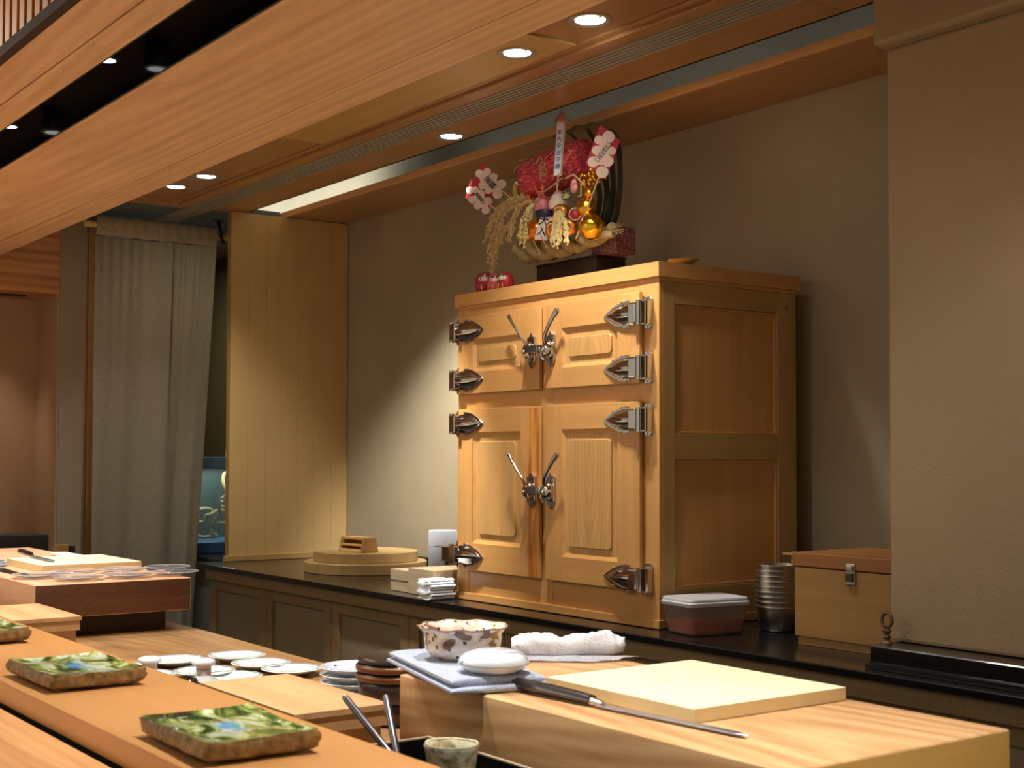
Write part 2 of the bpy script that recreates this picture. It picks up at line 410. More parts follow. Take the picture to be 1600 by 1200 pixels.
# main ceiling at z 2.512
CZ = 2.512
bm = BM(); bx(bm, -8.0, 2.6, -3.2, 3.32, 2.95, 3.05); ce = struct('ceiling', bm, PL_G)
def cboard(name, m, x0, x1, y0, y1, z=CZ, th=.02, bev=.0012):
    return box(name, m, ce, x0, x1, y0, y1, z, z+th, bev=bev)
xs = [-6.03, -4.62, -3.2, -1.8, .2]
for a, b_ in zip([-6.05, -4.2, -2.35], [-4.2, -2.35, 2.0]):
    cboard('ceiling_board', W_CEIL, a+.0005, b_-.0005, 2.612, 2.775)
box('ceiling_board', W_CEIL, ce, -6.05, 2.0, 2.765, 2.775, CZ+.0, CZ+.22)
# moulding beside the inset boards: stepped in three strips
for y0, y1, z in ((2.397, 2.425, CZ+.006), (2.425, 2.470, CZ-.004), (2.470, 2.500, CZ+.002)):
    box('moulding', W_CEIL, ce, -6.05, 2.0, y0+.0005, y1-.0005, z, z+.03, bev=.003)
for x0, x1, z in ((-6.06, -6.0, CZ-.004), (-6.0, -5.925, CZ+.004)):
    box('moulding', W_CEIL, ce, x0+.0005, x1-.0005, 1.2, 2.46 if x0 < -6.01 else 2.40, z-.001, z+.03, bev=.003)
for (x0, x1, m, z) in ((-5.925, -4.537, W_CEIL, CZ+.012), (-4.533, -3.012, W_CEIL2, CZ+.006), (-3.008, 2.0, W_CEIL, CZ+.012)):
    box('inset_panel', m, ce, x0, x1, 1.2, 2.396, z, z+.02, bev=.001)
# blue grey ceiling of the passage beyond
box('passage_ceiling', PL_B, ce, -8.0, -6.062, .2, 2.97, CZ+.01, CZ+.03)
box('cove_top', plaster('cove_paint', (124, 120, 106), .8, .05, 40), ce, -8.0, 2.0, 2.776, 3.319, 2.745, 2.765)
box('cove_back', plaster('cove_paint', (124, 120, 106), .8, .05, 40), ce, -8.0, 2.0, 3.300, 3.319, 2.54, 2.745)
# soffit with the bright lip
bm = BM(); bx(bm, -8.0, -2.162, 2.985, 3.319, CZ, CZ+.018); so = struct('trim_2', bm, W_CEIL)
box('lip', W_LIP, so, -8.0, -2.162, 2.972, 2.985, CZ-.002, CZ+.026, bev=.002)

# lowered ceiling over the counter at z 2.25
BZ = 2.25
bm = BM(); bx(bm, -6.42, 2.6, .87, 1.045, BZ+.016, BZ+.16); bx(bm, -6.42, 2.6, 1.195, 1.705, BZ+.016, BZ+.16)
bx(bm, -6.42, 2.6, .90, 1.70, BZ+.16, BZ+.20)
be = struct('ceiling_lowered', bm, W_ORANGE_X)
for y0, y1, jo in ((.868, .969, (-4.9, -2.1)), (.972, 1.048, (-5.3, -2.943, -.6)), (1.194, 1.602, (-5.0, -3.142, -1.2)), (1.605, 1.712, (-5.6, -1.9))):
    xs = [-6.42]+list(jo)+[2.6]
    for a, b_ in zip(xs, xs[1:]):
        box('board', W_ORANGE_X, be, a+.0006, b_-.0006, y0+.0006, y1-.0006, BZ, BZ+.016, bev=.0008)
box('slot_lining', BLKGLOSS, be, -6.42, 2.6, 1.048, 1.054, BZ+.002, BZ+.15)
box('slot_lining', BLKGLOSS, be, -6.42, 2.6, 1.188, 1.194, BZ+.002, BZ+.15)
box('slot_lining', BLACKMAT, be, -6.42, 2.6, 1.054, 1.188, BZ+.13, BZ+.15)
box('edge_rail', wood('dark_rail', (70, 40, 20), (52, 28, 14), 'X', freq=20, rough=.85), be, -6.42, 2.6, .846, .868, BZ-.002, BZ+.022)
# slatted screen rising from the near edge of the lowered ceiling
sc_ = thing('slatted_screen', 'screen of upright pale timber slats above the dark rail, top left corner', 'screen', (-3.2, .857, BZ+.022))
box('backing', simple('screen_backing', (120, 70, 20), .6), sc_, -5.2, -1.2, .862, .868, BZ+.022, BZ+.50)
bm0 = BM(); bx(bm0, -.018, .018, -.012, 0, 0, .478, bev=.002)
sm_ = wood('slat_wood', (206, 118, 22), (176, 92, 12), 'Z', freq=24, rough=.45)
first = obj('slat', bm0, sm_, sc_)
first.data.transform(Matrix.Translation(Vector(ORG[sc_.name])))
first.location = (-5.15+3.2, .004, 0)
for i in range(1, 71):
    c = first.copy(); COL.objects.link(c); c.parent = sc_; c.location = (-5.15+3.2+i*.0552, .004, 0)

# linear air diffuser, long metal blades
df = thing('linear_diffuser', 'long grey slot diffuser with parallel metal blades in timber ceiling', 'air vent', (-2.5, 2.556, CZ))
G = simple('diffuser_metal', (158, 152, 136), .5, 0)
box('backing', simple('diffuser_dark', (20, 19, 17), .6), df, -8.0, 2.0, 2.502, 2.611, CZ+.016, CZ+.024)
for i in range(6):
    y = 2.503+i*.0194
    box('blade', G, df, -8.0, 2.0, y, y+.0112, CZ+.001, CZ+.016)
# downlights
def downlight(x, y, z, label, r=.042, tilt=0):
    t = thing('downlight', label, 'ceiling light', (x, y, z), 'recessed lamps in the timber ceiling', local=True)
    bm = BM(); lathe(bm, [(r, .0), (r+.010, -.003), (r+.016, .0), (r+.016, .004), (r, .004), (r-.004, .02), (r-.010, .02)], 40)
    obj('trim_ring', bm, simple('lamp_ring', (168, 158, 146), .4, .3), t)
    bm = BM(); lathe(bm, [(0, -.001), (r*.55, -.001), (r*.90, .001), (r*.99, .005), (0, .012)], 32)
    obj('lens', bm, simple('lamp_lens', (255, 252, 246), .3, emit=11), t)
    for k in range(3):
        bm = BM(); a = k*2*PI/3; bx(bm, r*.80, r+.004, -.004, .004, -.001, .003); rot(bm.verts, a, 'Z')
        obj('spring_clip', bm, simple('lamp_ring', (168, 158, 146), .4, .3), t)
    return t
downlight(-2.825, 2.296, CZ+.010, 'bright recessed lamp nearest the camera, highest in the photo', .046)
downlight(-3.169, 2.303, CZ+.004, 'bright recessed lamp at the right end of the pale ceiling panel', .044)
downlight(-4.125, 2.702, CZ-.002, 'recessed lamp between the slot diffuser and the cove, left of the red bale ornament', .042)
downlight(-5.383, 2.294, CZ+.010, 'far recessed lamp with dark clips, right one of the far pair')
downlight(-5.670, 2.277, CZ+.010, 'farthest small recessed lamp, left one of the far pair near the curtain')
for i, sx in enumerate((-5.73, -4.90, -4.08, -3.25, -2.43, -1.60, -.78)):
    bm = BM(); lathe(bm, [(.0, .0), (.026, .0), (.030, .004), (.030, .07), (.0, .07)], 24, (sx, 1.125, BZ+.062))
    o = tag(obj('slot_lamp', bm, simple('lamp_can', (30, 30, 30), .4)), '%s black spot lamp from the far left end of the black ceiling slot' % ('first', 'second', 'third', 'fourth', 'fifth', 'sixth', 'seventh')[i], 'ceiling light', 'spot lamps in the black slot')
    bm = BM(); lathe(bm, [(0, -.001), (.022, -.001), (.022, .0005), (0, .0005)], 20, (sx, 1.125, BZ+.062))
    obj('lens', bm, simple('slot_lens', (235, 240, 255), .3, emit=1.2), o)

# ================================================================== BACK COUNTER
bm = BM(); bx(bm, -7.9, -6.031, 2.705, 3.30, .83, .85, bev=.003); bx(bm, -6.03, 2.0, 2.535, 3.30, .83, .85, bev=.003)
bt = tag(obj('black_worktop', bm, BLACK), 'long polished black stone worktop under the wooden icebox', 'worktop')
box('upstand', BLACK, bt, -5.98, -2.17, 3.285, 3.318, .8502, .893, bev=.002)
bm = BM()
prism(bm, [(2.575, .851), (2.575, .858), (2.588, .862), (2.595, .866), (2.595, .900), (2.598, .903), (2.80, .903), (2.80, .851)], -2.14, 2.0, 'X')
cb_ = tag(obj('stone_plinth', bm, BLACK, smooth=False), 'black stepped stone plinth at the foot of the plaster pillar', 'plinth')
# base cabinets: one unit each
def base_unit(x0, label, w=.584):
    t = thing('base_cabinet', label, 'cabinet', (x0+w/2, 2.95, .0), 'base cabinets under the black worktop')
    box('carcass', W_BASE_Z, t, x0+.001, x0+w-.001, 2.60, 3.28, .08, .775)
    box('plinth', BLACKMAT, t, x0+.001, x0+w-.001, 2.64, 3.2, 0, .08)
    box('apron', W_BASE, t, x0, x0+w, 2.553, 3.2, .783, .829, bev=.001)
    d = box('door', W_BASE_P, t, x0+.05, x0+w-.05, 2.585, 2.598, .12, .74)
    box('stile', W_BASE_Z, d, x0+.002, x0+.062, 2.572, 2.599, .09, .781, bev=.002)
    box('stile', W_BASE_Z, d, x0+w-.062, x0+w-.002, 2.572, 2.599, .09, .781, bev=.002)
    box('rail', W_BASE, d, x0+.0625, x0+w-.0625, 2.574, 2.599, .735, .781, bev=.002)
    box('rail', W_BASE, d, x0+.0625, x0+w-.0625, 2.574, 2.599, .09, .15, bev=.002)
    return t
place = ['at the far left end beside the curtain', 'below the far end of the round lids', 'below the weathered wood blocks',
         'behind the black lacquer boxes', 'behind the flowered bowl', 'behind the rolled white towel', 'behind the pale cutting board', 'below the clasped wooden case', 'at the right edge under the black plinth']
for i in range(9):
    base_unit(-5.94+i*.584, 'brown framed base cabinet unit with recessed panel, '+place[i])
bm = BM(); bx(bm, -7.9, -6.035, 2.74, 3.28, 0, .828); tag(obj('grey_base_unit', bm, simple('grey_laminate', (118, 122, 114), .5, var=.08)), 'grey-green flat base unit beneath the fish tank behind the curtain', 'cabinet')

# ================================================================== WOODEN ICEBOX
YF = 2.655
X0, X1 = -4.012, -2.950
ic = thing('wooden_icebox', 'tall four-door hinoki wood icebox cabinet with chrome hinges and lever latches', 'icebox', (-3.48, 2.95, .85))
XC = -3.4925
box('carcass', W_CAB_Z, ic, X0+.012, X1-.018, YF+.022, 3.235, .858, 1.872)
# front frame
for a, b_ in ((X0+.006, X0+.076), (XC-.032, XC+.032), (X1-.086, X1-.004)):
    box('stile', W_CAB_Z, ic, a, b_, YF+.004, YF+.026, .876, 1.874, bev=.002)
for a, b_ in ((X0+.0765, XC-.0325), (XC+.0325, X1-.0865)):
    for z0, z1 in ((.876, .985), (1.490, 1.585), (1.800, 1.874)):
        box('rail', W_CAB_X, ic, a, b_, YF+.005, YF+.026, z0, z1, bev=.002)
bm = BM(); prism(bm, [(X0-.004, YF-.006), (X1+.006, YF-.006), (X1+.006, 3.245), (X0-.004, 3.245)], 1.873, 1.916, 'Z')
obj('top_slab', bm, W_CAB_X, ic, smooth=False)
box('cornice', W_CAB_X, ic, X0+.001, X1+.001, YF-.001, 3.24, 1.862, 1.8735, bev=.004)
box('skirt', W_CAB_X, ic, X0-.002, X1+.002, YF-.004, YF+.016, .852, .877, bev=.002)
box('skirt', W_CAB_Y, ic, X1-.018, X1+.002, YF+.0165, 3.24, .852, .877, bev=.002)
# right side: frame and two sunk panels
W_CAB_SHADE = wood('hinoki_side_shade_z', (190, 144, 84), (166, 120, 66), 'Z', freq=20, rough=.36, coat=.12)  # darker copy of the front hinoki, shade of this side put into the colour
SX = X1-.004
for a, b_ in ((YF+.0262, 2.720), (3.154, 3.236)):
    box('side_stile', W_CAB_SHADE, ic, SX-.022, SX, a, b_, .8775, 1.862, bev=.0015)
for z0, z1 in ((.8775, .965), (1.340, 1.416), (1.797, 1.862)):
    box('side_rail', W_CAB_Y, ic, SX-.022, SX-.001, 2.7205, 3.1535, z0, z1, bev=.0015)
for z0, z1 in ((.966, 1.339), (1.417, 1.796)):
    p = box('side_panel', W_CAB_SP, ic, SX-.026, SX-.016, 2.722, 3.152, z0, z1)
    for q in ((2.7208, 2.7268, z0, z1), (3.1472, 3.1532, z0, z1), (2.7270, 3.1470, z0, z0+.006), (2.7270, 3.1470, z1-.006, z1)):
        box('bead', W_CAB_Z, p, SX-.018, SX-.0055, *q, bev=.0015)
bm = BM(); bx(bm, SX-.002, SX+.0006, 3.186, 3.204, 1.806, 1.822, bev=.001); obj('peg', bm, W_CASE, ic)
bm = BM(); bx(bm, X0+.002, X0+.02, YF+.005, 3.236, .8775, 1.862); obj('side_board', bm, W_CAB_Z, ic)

YD = 2.641   # door face
def door(x0, x1, z0, z1, px0, px1, pz0, pz1, stain=False):
    """framed door with a stopped chamfer round a sunk panel with a raised field"""
    PM = W_CAB_PL if x1 < -3.48 else W_CAB_P
    d = box('door', PM, ic, x0+.03, x1-.03, YD+.0100, YF-.0012, z0+.02, z1-.02)
    Wz, Wx = W_CAB_Z, W_CAB_X
    box('gap_shade', simple('dark_gap_shade', (26, 18, 12), .7), d, x0+.007, x1-.007, YF-.0012, YF+.0038, z0+.007, z1-.007)  # dark strip put behind each door to draw its shadow line
    box('stile', Wz, d, x0, px0, YD, YF-.0012, z0, z1, bev=.0025)
    o = box('stile', Wz, d, px1, x1, YD, YF-.0012, z0, z1, bev=.0025)
    box('rail', Wx, d, px0+.0004, px1-.0004, YD+.0004, YF-.0012, z0+.0003, pz0, bev=.0015)
    box('rail', Wx, d, px0+.0004, px1-.0004, YD+.0004, YF-.0012, pz1, z1-.0003, bev=.0015)
    # sloping bevel from the frame down to the panel
    bm = BM(); s = .012; q = .0115
    O = [(px0, pz0), (px1, pz0), (px1, pz1), (px0, pz1)]
    I = [(px0+s, pz0+s), (px1-s, pz0+s), (px1-s, pz1-s), (px0+s, pz1-s)]
    ov = [bm.verts.new((a, YD+.003, b)) for a, b in O]; iv = [bm.verts.new((a, YD+.0101, b)) for a, b in I]
    for k in range(4): bm.faces.new((ov[k], ov[(k+1) % 4], iv[(k+1) % 4], iv[k]))
    bmesh.ops.recalc_face_normals(bm, faces=bm.faces)
    obj('bevel', bm, Wx, d, smooth=False)
    # raised field with clipped round corners
    bm = BM(); m = .032; a0, a1, b0, b1 = px0+m, px1-m, pz0+m, pz1-m; r = .014; pts = []
    for cx, cz, s0 in ((a1-r, b1-r, 0), (a0+r, b1-r, 90), (a0+r, b0+r, 180), (a1-r, b0+r, 270)):
        for k in range(5):
            an = R(s0+k*22.5); pts.append((cx+r*math.cos(an), cz+r*math.sin(an)))
    prism(bm, pts, YD+.0035, YD+.0115, 'Y', bev=.0015)
    obj('raised_field', bm, PM, d)
    return d
UP = (1.565, 1.834); LO = (.956, 1.511)
door(-3.978, -3.5095, *UP, -3.893, -3.615, 1.640, 1.751)
door(-3.4760, -3.020, *UP, -3.393, -3.122, 1.629, 1.753)
dl = door(-3.978, -3.5095, *LO, -3.893, -3.614, 1.051, 1.430)
door(-3.4760, -3.020, *LO, -3.393, -3.122, 1.035, 1.433)
# water stain on the lower left door's meeting stile
m, t, b = nt('stain_wood')
tc = t.nodes.new('ShaderNodeTexCoord'); mp = t.nodes.new('ShaderNodeMapping'); mp.inputs['Scale'].default_value = (60, 60, 5)
n = t.nodes.new('ShaderNodeTexNoise'); n.inputs['Scale'].default_value = 1.0; n.inputs['Detail'].default_value = 5
t.links.new(tc.outputs['Object'], mp.inputs[0]); t.links.new(mp.outputs[0], n.inputs['Vector'])
r_ = t.nodes.new('ShaderNodeValToRGB'); e = r_.color_ramp.elements
e[0].position = .34; e[0].color = srgb((176, 92, 22)); e[1].position = .60; e[1].color = srgb((218, 156, 72))
t.links.new(n.outputs['Fac'], r_.inputs[0]); t.links.new(r_.outputs[0], b.inputs['Base Color']); b.inputs['Roughness'].default_value = .4
box('stained_edge', m, dl, -3.568, -3.5105, YD-.0006, YD+.004, .960, 1.507, bev=.0012, label='orange water-stained door edge')

# chrome strap hinges
def hinge(zc, side):
    """side=+1: leaf points to -X from the right stile; -1 mirrored"""
    h = bpy.data.objects.new('hinge', None); COL.objects.link(h); h.parent = ic
    s = side
    XH = -3.022 if s > 0 else -3.984; pw = .042 if s > 0 else .024
    h.location = Vector((XH, YD, zc))-Vector(ORG[ic.name]); ORG[h.name] = (0, 0, 0); h.empty_display_size = .03
    def X(a): return a*s
    # flange: pointed arch outline
    n = 14; up = []
    for k in range(n+1):
        u = k/n; x = -.160+u*.118; z = .041*math.sin(u*PI/2)**.8
        up.append((x, z))
    outl = [(X(x), z) for x, z in up]+[(X(x), -z) for x, z in up[::-1][:-1]]
    bm = BM(); prism(bm, outl, -.004, 0, 'Y', bev=.0012); obj('flange', bm, CHROME, h)
    # domed ridge body
    bm = BM(); rows = []
    for k in range(11):
        u = k/10; x = -.148+u*.128; hw = .032*math.sin(min(1, u*1.35)*PI/2)**.85+.0004; ht = .004+.020*math.sin(min(1, u*1.2)*PI/2)
        rows.append([bm.verts.new((X(x), -.003 if abs(c) == 1 else -.003-ht*(1-abs(c)**1.6), c*hw)) for c in (-1, -.75, -.4, 0, .4, .75, 1)])
    for A, B_ in zip(rows, rows[1:]):
        for i in range(6): bm.faces.new((A[i], A[i+1], B_[i+1], B_[i]))
    bm.faces.new(rows[-1])
    bmesh.ops.recalc_face_normals(bm, faces=bm.faces); obj('strap', bm, CHROME, h, angle=50)
    # knuckle
    bm = BM(); bx(bm, *(sorted((X(-.020), X(.014)))), -.028, -.004, -.030, .030, bev=.004)
    cyl(bm, (X(.016), -.016, -.036), .008, .072, 14); obj('knuckle', bm, CHROME, h)
    # plate on the stile with cut corners
    bm = BM(); pts = [(.006, -.034), (.012, -.047), (pw-.006, -.047), (pw, -.040), (pw, .040), (pw-.006, .047), (.012, .047), (.006, .034)]
    prism(bm, [(X(a), c) for a, c in pts], .011, .0178, 'Y', bev=.001)
    bx(bm, *(sorted((X(.002), X(pw-.002)))), -.014, .012, -.036, -.031, bev=.001); bx(bm, *(sorted((X(.002), X(pw-.002)))), -.014, .012, .031, .036, bev=.001)
    bx(bm, *(sorted((X(pw-.005), X(pw)))), -.012, .012, -.034, .034, bev=.001)
    obj('stile_plate', bm, CHROME, h)
    bm = BM()
    for x, z in ((-.145, 0), (-.115, .026), (-.115, -.026), (-.075, .037), (-.075, -.037), (-.050, .038), (-.050, -.038)):
        ball(bm, (X(x), -.005, z), .0028, u=8, v=5)
    for z in (-.041, .041, 0): ball(bm, (X(pw*.6), .010, z), .003, u=8, v=5)
    obj('screw', bm, CHROME, h, kind='stuff')
for z in (1.770, 1.610, 1.457, .990):
    hinge(z, 1); 
for z in (1.782, 1.612, 1.461, 1.006):
    hinge(z, -1)
# lever latches
def latch(x, zc, side):
    h = bpy.data.objects.new('latch', None); COL.objects.link(h); h.parent = ic
    h.location = Vector((x, YD, zc))-Vector(ORG[ic.name]); ORG[h.name] = (0, 0, 0); h.empty_display_size = .03
    s = side
    pts = [(0, .060), (.010, .046), (.021, .044), (.021, -.030), (.012, -.044), (0, -.058), (-.012, -.044), (-.021, -.030), (-.021, .044), (-.010, .046)]
    bm = BM(); prism(bm, pts, -.010, 0, 'Y', bev=.002); obj('back_plate', bm, CHROME, h)
    bm = BM(); v = lathe(bm, [(0, 0), (.022, 0), (.025, .008), (.022, .020), (.014, .027), (0, .029)], 20); rot(v, R(90), 'X'); 
    for q in v: q.co.y -= .006
    for q in v: q.co.z *= 1.25
    obj('boss', bm, CHROME, h)
    bm = BM(); path = curve([(0, -.022, .008), (s*.004, -.034, .030), (s*.022, -.040, .055), (s*.050, -.042, .086), (s*.078, -.040, .116)], 6)
    n = len(path); rr = [.0085-.002*math.sin(PI*i/n)+(.0015 if i > n*.8 else 0) for i in range(n)]
    tube(bm, path, rr, 10, flat=.6); ball(bm, path[-1], .0075, u=10, v=8); obj('lever', bm, CHROME, h)
    bm = BM(); ball(bm, (0, -.036, -.004), .0085, u=14, v=10); obj('pivot', bm, CHROME, h)
    bm = BM(); tube(bm, curve([(-s*.012, -.030, -.002), (-s*.018, -.030, -.020), (-s*.008, -.026, -.036)], 5), .0045, 8); obj('hook', bm, CHROME, h)
for z in (1.690, 1.238):
    latch(-3.543, z, -1); latch(-3.441, z, 1)
    o = box('strike', CHROME, ic, -3.524, -3.460, 2.592, 2.614, z-.010, z+.014, bev=.002)
    box('strike_plate', CHROME, ic, -3.5085, -3.477, 2.612, YF+.004, z-.012, z+.014, bev=.001)

# ================================================================== COUNTERS IN FRONT
bm = BM(); bx(bm, -6.41, 2.4, .672, .937, .922, .960, bev=.0015)
lg = tag(obj('serving_ledge', bm, W_LEDGE), 'raised smooth orange timber serving ledge carrying the square green plates', 'counter')
box('under_rail', BLACKMAT, lg, -6.41, 2.4, .680, .93, .80, .9215)
bm = BM(); bx(bm, -6.41, 2.4, .05, .658, .872, .9225, bev=.002)
cc = tag(obj('customer_counter', bm, W_COUNTER), 'striped orange timber customer counter below the serving ledge, bottom left corner', 'counter')
box('front_panel', W_BASE_Z, cc, -6.41, 2.4, .50, .52, .0, .872)
bm = BM()
N_ = 60; y_back = [1.735+.006*math.sin(i*.5)+.006*noise.noise(Vector((i*.3, 0, 0))) for i in range(N_+1)]
pts = [(-6.40+i*(8.4/N_), y_back[i]) for i in range(N_+1)]
prism(bm, [(-6.40, .945), (2.0, .945)]+pts[::-1], .74, .80, 'Z', bev=.003)
br = tag(obj('kitchen_counter', bm, W_BROWN), 'wide brown grained timber work counter behind the serving ledge', 'counter')
for x in (-6.2, -3.6, -1.0, 1.6):
    box('leg', W_BASE_Z, br, x-.04, x+.04, 1.60, 1.68, 0, .74); box('leg', W_BASE_Z, br, x-.04, x+.04, .96, 1.04, 0, .74)

def block(name, label, x0, x1, y0, y1, z0, z1, top, end, foot):
    t = thing(name, label, 'chopping block', ((x0+x1)/2, (y0+y1)/2, .80))
    bm = BM(); bx(bm, x0, x1, y0, y1, z0, z1, bev=.005, seg=3)
    o = obj('slab', bm, top, t)
    if end: # end faces use the end-grain timber
        o.data.materials.append(end)
        for p in o.data.polygons:
            if abs(p.normal.x) > .9: p.material_index = 1
    for a in (x0+.10, x1-.16):
        box('foot', foot, t, a, a+.09, y0+.03, y1-.055, .80, z0+.0005)
    return t
block('chopping_block', 'thick dark-ended chopping block at left, under the clear glass plates', -5.80, -4.094, 1.222, 1.708, .864, .965, wood('red_block_top', (228, 168, 124), (198, 132, 90), 'X', freq=20, rough=.5), W_DARKBLOCK, simple('dark_foot', (46, 26, 16), .6))
block('chopping_block', 'largest pale chopping block at right, under the long knife and cutting board', -1.824, -1.164, 1.258, 1.712, .832, .965, W_BLOCKTOP, W_BLOCKEND, W_BROWN)
block('chopping_block', 'shorter chopping block under the blue-grey towel and flowered bowl', -2.088, -1.8265, 1.262, 1.700, .836, .963, W_BLOCKTOP, W_BLOCKEND, W_BROWN)

# cutting boards
def cboard2(label, x0, x1, y0, y1, z0, z1, seams):
    t = thing('cutting_board', label, 'cutting board', ((x0+x1)/2, (y0+y1)/2, z0))
    ys = [y0]+[y0+(y1-y0)*s for s in seams]+[y1]
    for a, b_ in zip(ys, ys[1:]):
        o = box('stave', W_BOARD, t, x0, x1, a+.0001, b_-.0001, z0, z1, bev=.0012)
        o.data.materials.append(W_BOARDSHADE)
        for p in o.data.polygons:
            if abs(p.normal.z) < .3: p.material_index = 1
    return t
cboard2('thin pale yellow cutting board beside the long knife', -1.800, -1.448, 1.369, 1.697, .9655, .9865, (.66,))
cboard2('pale yellow cutting board at far left, under the small knife', -4.90, -4.50, 1.365, 1.700, .9655, .990, (.5,))

# ================================================================== RIGHT BLOCK ITEMS
def knife(name, label, heel, tip, hlen, blen, w, m_h, z0=.9655, rev=False):
    a = math.atan2(tip[1]-heel[1], tip[0]-heel[0])
    t = thing(name, label, 'knife', (heel[0], heel[1], z0), local=True, rz=a)
    bm = BM(); s = -1
    prism(bm, [(0, -w*.45), (blen*.93, -w*.30), (blen, w*.05), (blen*.90, w*.5), (0, w*.5)], .003, .0055, 'Z', bev=.0008)
    obj('blade', bm, simple('blade_steel', (196, 204, 224), .25, .85, var=.2, vscale=60), t)
    bm = BM(); tube(bm, [(-.018, 0, .008), (.006, 0, .006)], [.0085, .0060], 12, flat=.8); obj('bolster', bm, CHROME, t)
    bm = BM(); tube(bm, [(-hlen, 0, .012), (-hlen+.006, 0, .012), (-hlen*.6, 0, .0115), (-.05, 0, .0105), (-.018, 0, .0095)], [.0085, .0115, .0125, .0115, .0100], 8, flat=.85)
    obj('handle', bm, m_h, t)
    return t
BH = simple('dark_handle', (34, 26, 24), .32, coat=.3, var=.3, vscale=10)
knife('sashimi_knife', 'long slender knife with black handle lying beside the pale cutting board', (-1.620, 1.337), (-1.326, 1.356), .205, .295, .021, BH)
knife('small_knife', 'small knife with dark oval handle on the far left cutting board', (-4.88, 1.446), (-4.63, 1.436), .17, .27, .030, BH, z0=.9905)
bm = BM(); prism(bm, [(-4.76, 1.262), (-4.32, 1.284), (-4.40, 1.296), (-4.76, 1.318)], .9655, .968, 'Z', bev=.0006)
tag(obj('knife_blade', bm, simple('dark_blade', (44, 38, 34), .3, .9)), 'dark pointed knife blade on the front corner of the left block', 'knife')

# blue-grey folded towel under the bowl
def towel(name, label, pts_c, sx, sy, layers, th, rz, mat, cat='towel', roundness=.9, seed=1, z0=.966, drape=None):
    random.seed(seed)
    t = thing(name, label, cat, (pts_c[0], pts_c[1], z0), local=True, rz=rz)
    for L_ in range(layers):
        bm = BM(); n = 26
        k = 1-.05*L_; ox = -.004*L_; 
        r = th*.5; zc = r+L_*th*.96
        # closed sleeve: rounded front fold
        rows = []
        prof = []
        for i in range(13):
            a = -PI/2-PI*i/12; prof.append((-sx*k/2+r+r*math.cos(a)*1.0, r*math.sin(a)))
        for i in range(9):
            a = PI/2-PI*i/8; prof.append((sx*k/2-r+r*math.cos(a), r*math.sin(a)))
        for j in range(n+1):
            v = j/n; y = (v-.5)*sy*k; row = []; ek = max(.12, (1-abs(2*v-1)**8))**.5
            for (px, pz) in prof:
                q = Vector((px*9, y*9, L_*3.1+seed))
                z = zc+pz*ek*(1+.35*noise.noise(q*.7))+.0060*noise.noise(q*.5)*(1 if L_ else .5)
                row.append(bm.verts.new((px+ox+.010*noise.noise(Vector((y*16, L_*2.0, 5.+seed)))*(1 if px < 0 else .5), y*(1+.05*noise.noise(Vector((px*14, L_*3.0, seed))))+.004*noise.noise(q*1.3), max(z, .0004))))
            rows.append(row)
        for A, B_ in zip(rows, rows[1:]):
            m_ = len(A)
            for i in range(m_): bm.faces.new((A[i], A[(i+1) % m_], B_[(i+1) % m_], B_[i]))
        bm.faces.new(rows[0][::-1]); bm.faces.new(rows[-1])
        bmesh.ops.recalc_face_normals(bm, faces=bm.faces)
        if drape:
            for v in bm.verts: v.co.z -= drape(v.co)
        obj('fold', bm, mat, t, angle=60)
    return t
def terry(name, c, c2):
    m, t, b = nt(name); N = t.nodes; L = t.links
    tc = N.new('ShaderNodeTexCoord'); n = N.new('ShaderNodeTexNoise'); n.inputs['Scale'].default_value = 420; n.inputs['Detail'].default_value = 2
    L.new(tc.outputs['Object'], n.inputs['Vector'])
    r = N.new('ShaderNodeValToRGB'); r.color_ramp.elements[0].position = .35; r.color_ramp.elements[1].position = .65
    r.color_ramp.elements[0].color = srgb(c2); r.color_ramp.elements[1].color = srgb(c)
    L.new(n.outputs['Fac'], r.inputs[0]); L.new(r.outputs[0], b.inputs['Base Color'])
    b.inputs['Roughness'].default_value = .95; b.inputs['Sheen Weight'].default_value = .3
    bp = N.new('ShaderNodeBump'); bp.inputs['Strength'].default_value = .8; bp.inputs['Distance'].default_value = .002
    L.new(n.outputs['Fac'], bp.inputs['Height']); L.new(bp.outputs[0], b.inputs['Normal'])
    return m
T_BLUE = terry('blue_grey_terry', (196, 204, 222), (150, 160, 184))
T_WHITE = terry('white_terry', (238, 238, 242), (206, 206, 212))
T_GREY = terry('grey_terry', (178, 186, 200), (130, 138, 156))
towel('folded_towel', 'folded blue-grey towel under the flowered bowl and lidded white dish', (-1.998, 1.340), .385, .176, 2, .0125, R(-15), T_BLUE, seed=3, z0=.9645)
towel('folded_towel', 'folded grey-blue towel at the left edge on the dark-ended block', (-4.93, 1.290), .20, .11, 3, .009, R(5), T_GREY, seed=5)
# rolled white towel behind
wt = thing('rolled_towel', 'crumpled rolled white towel behind the pale cutting board', 'towel', (-2.055, 1.650, .9645))
bm = BM(); path = curve([(-2.125, 1.535, .987), (-2.100, 1.565, .990), (-2.065, 1.615, .985), (-2.030, 1.670, .992), (-2.005, 1.712, .988)], 12)
n = len(path); vs = tube(bm, path, [.013+.010*math.sin(PI*min(1, max(0, (i+1.5)/(n+2))))for i in range(n)], 22)
for v in vs:
    q = v.co*30; v.co += Vector((noise.noise(q), noise.noise(q+Vector((9, 0, 0))), noise.noise(q+Vector((0, 9, 0)))))*.009; v.co += Vector((noise.noise(v.co*150), noise.noise(v.co*150+Vector((5, 0, 0))), noise.noise(v.co*150+Vector((0, 5, 0)))))*.0035; v.co.z = max(v.co.z, .967)
obj('roll', bm, T_WHITE, wt, angle=80)
bm = BM(); rows = []
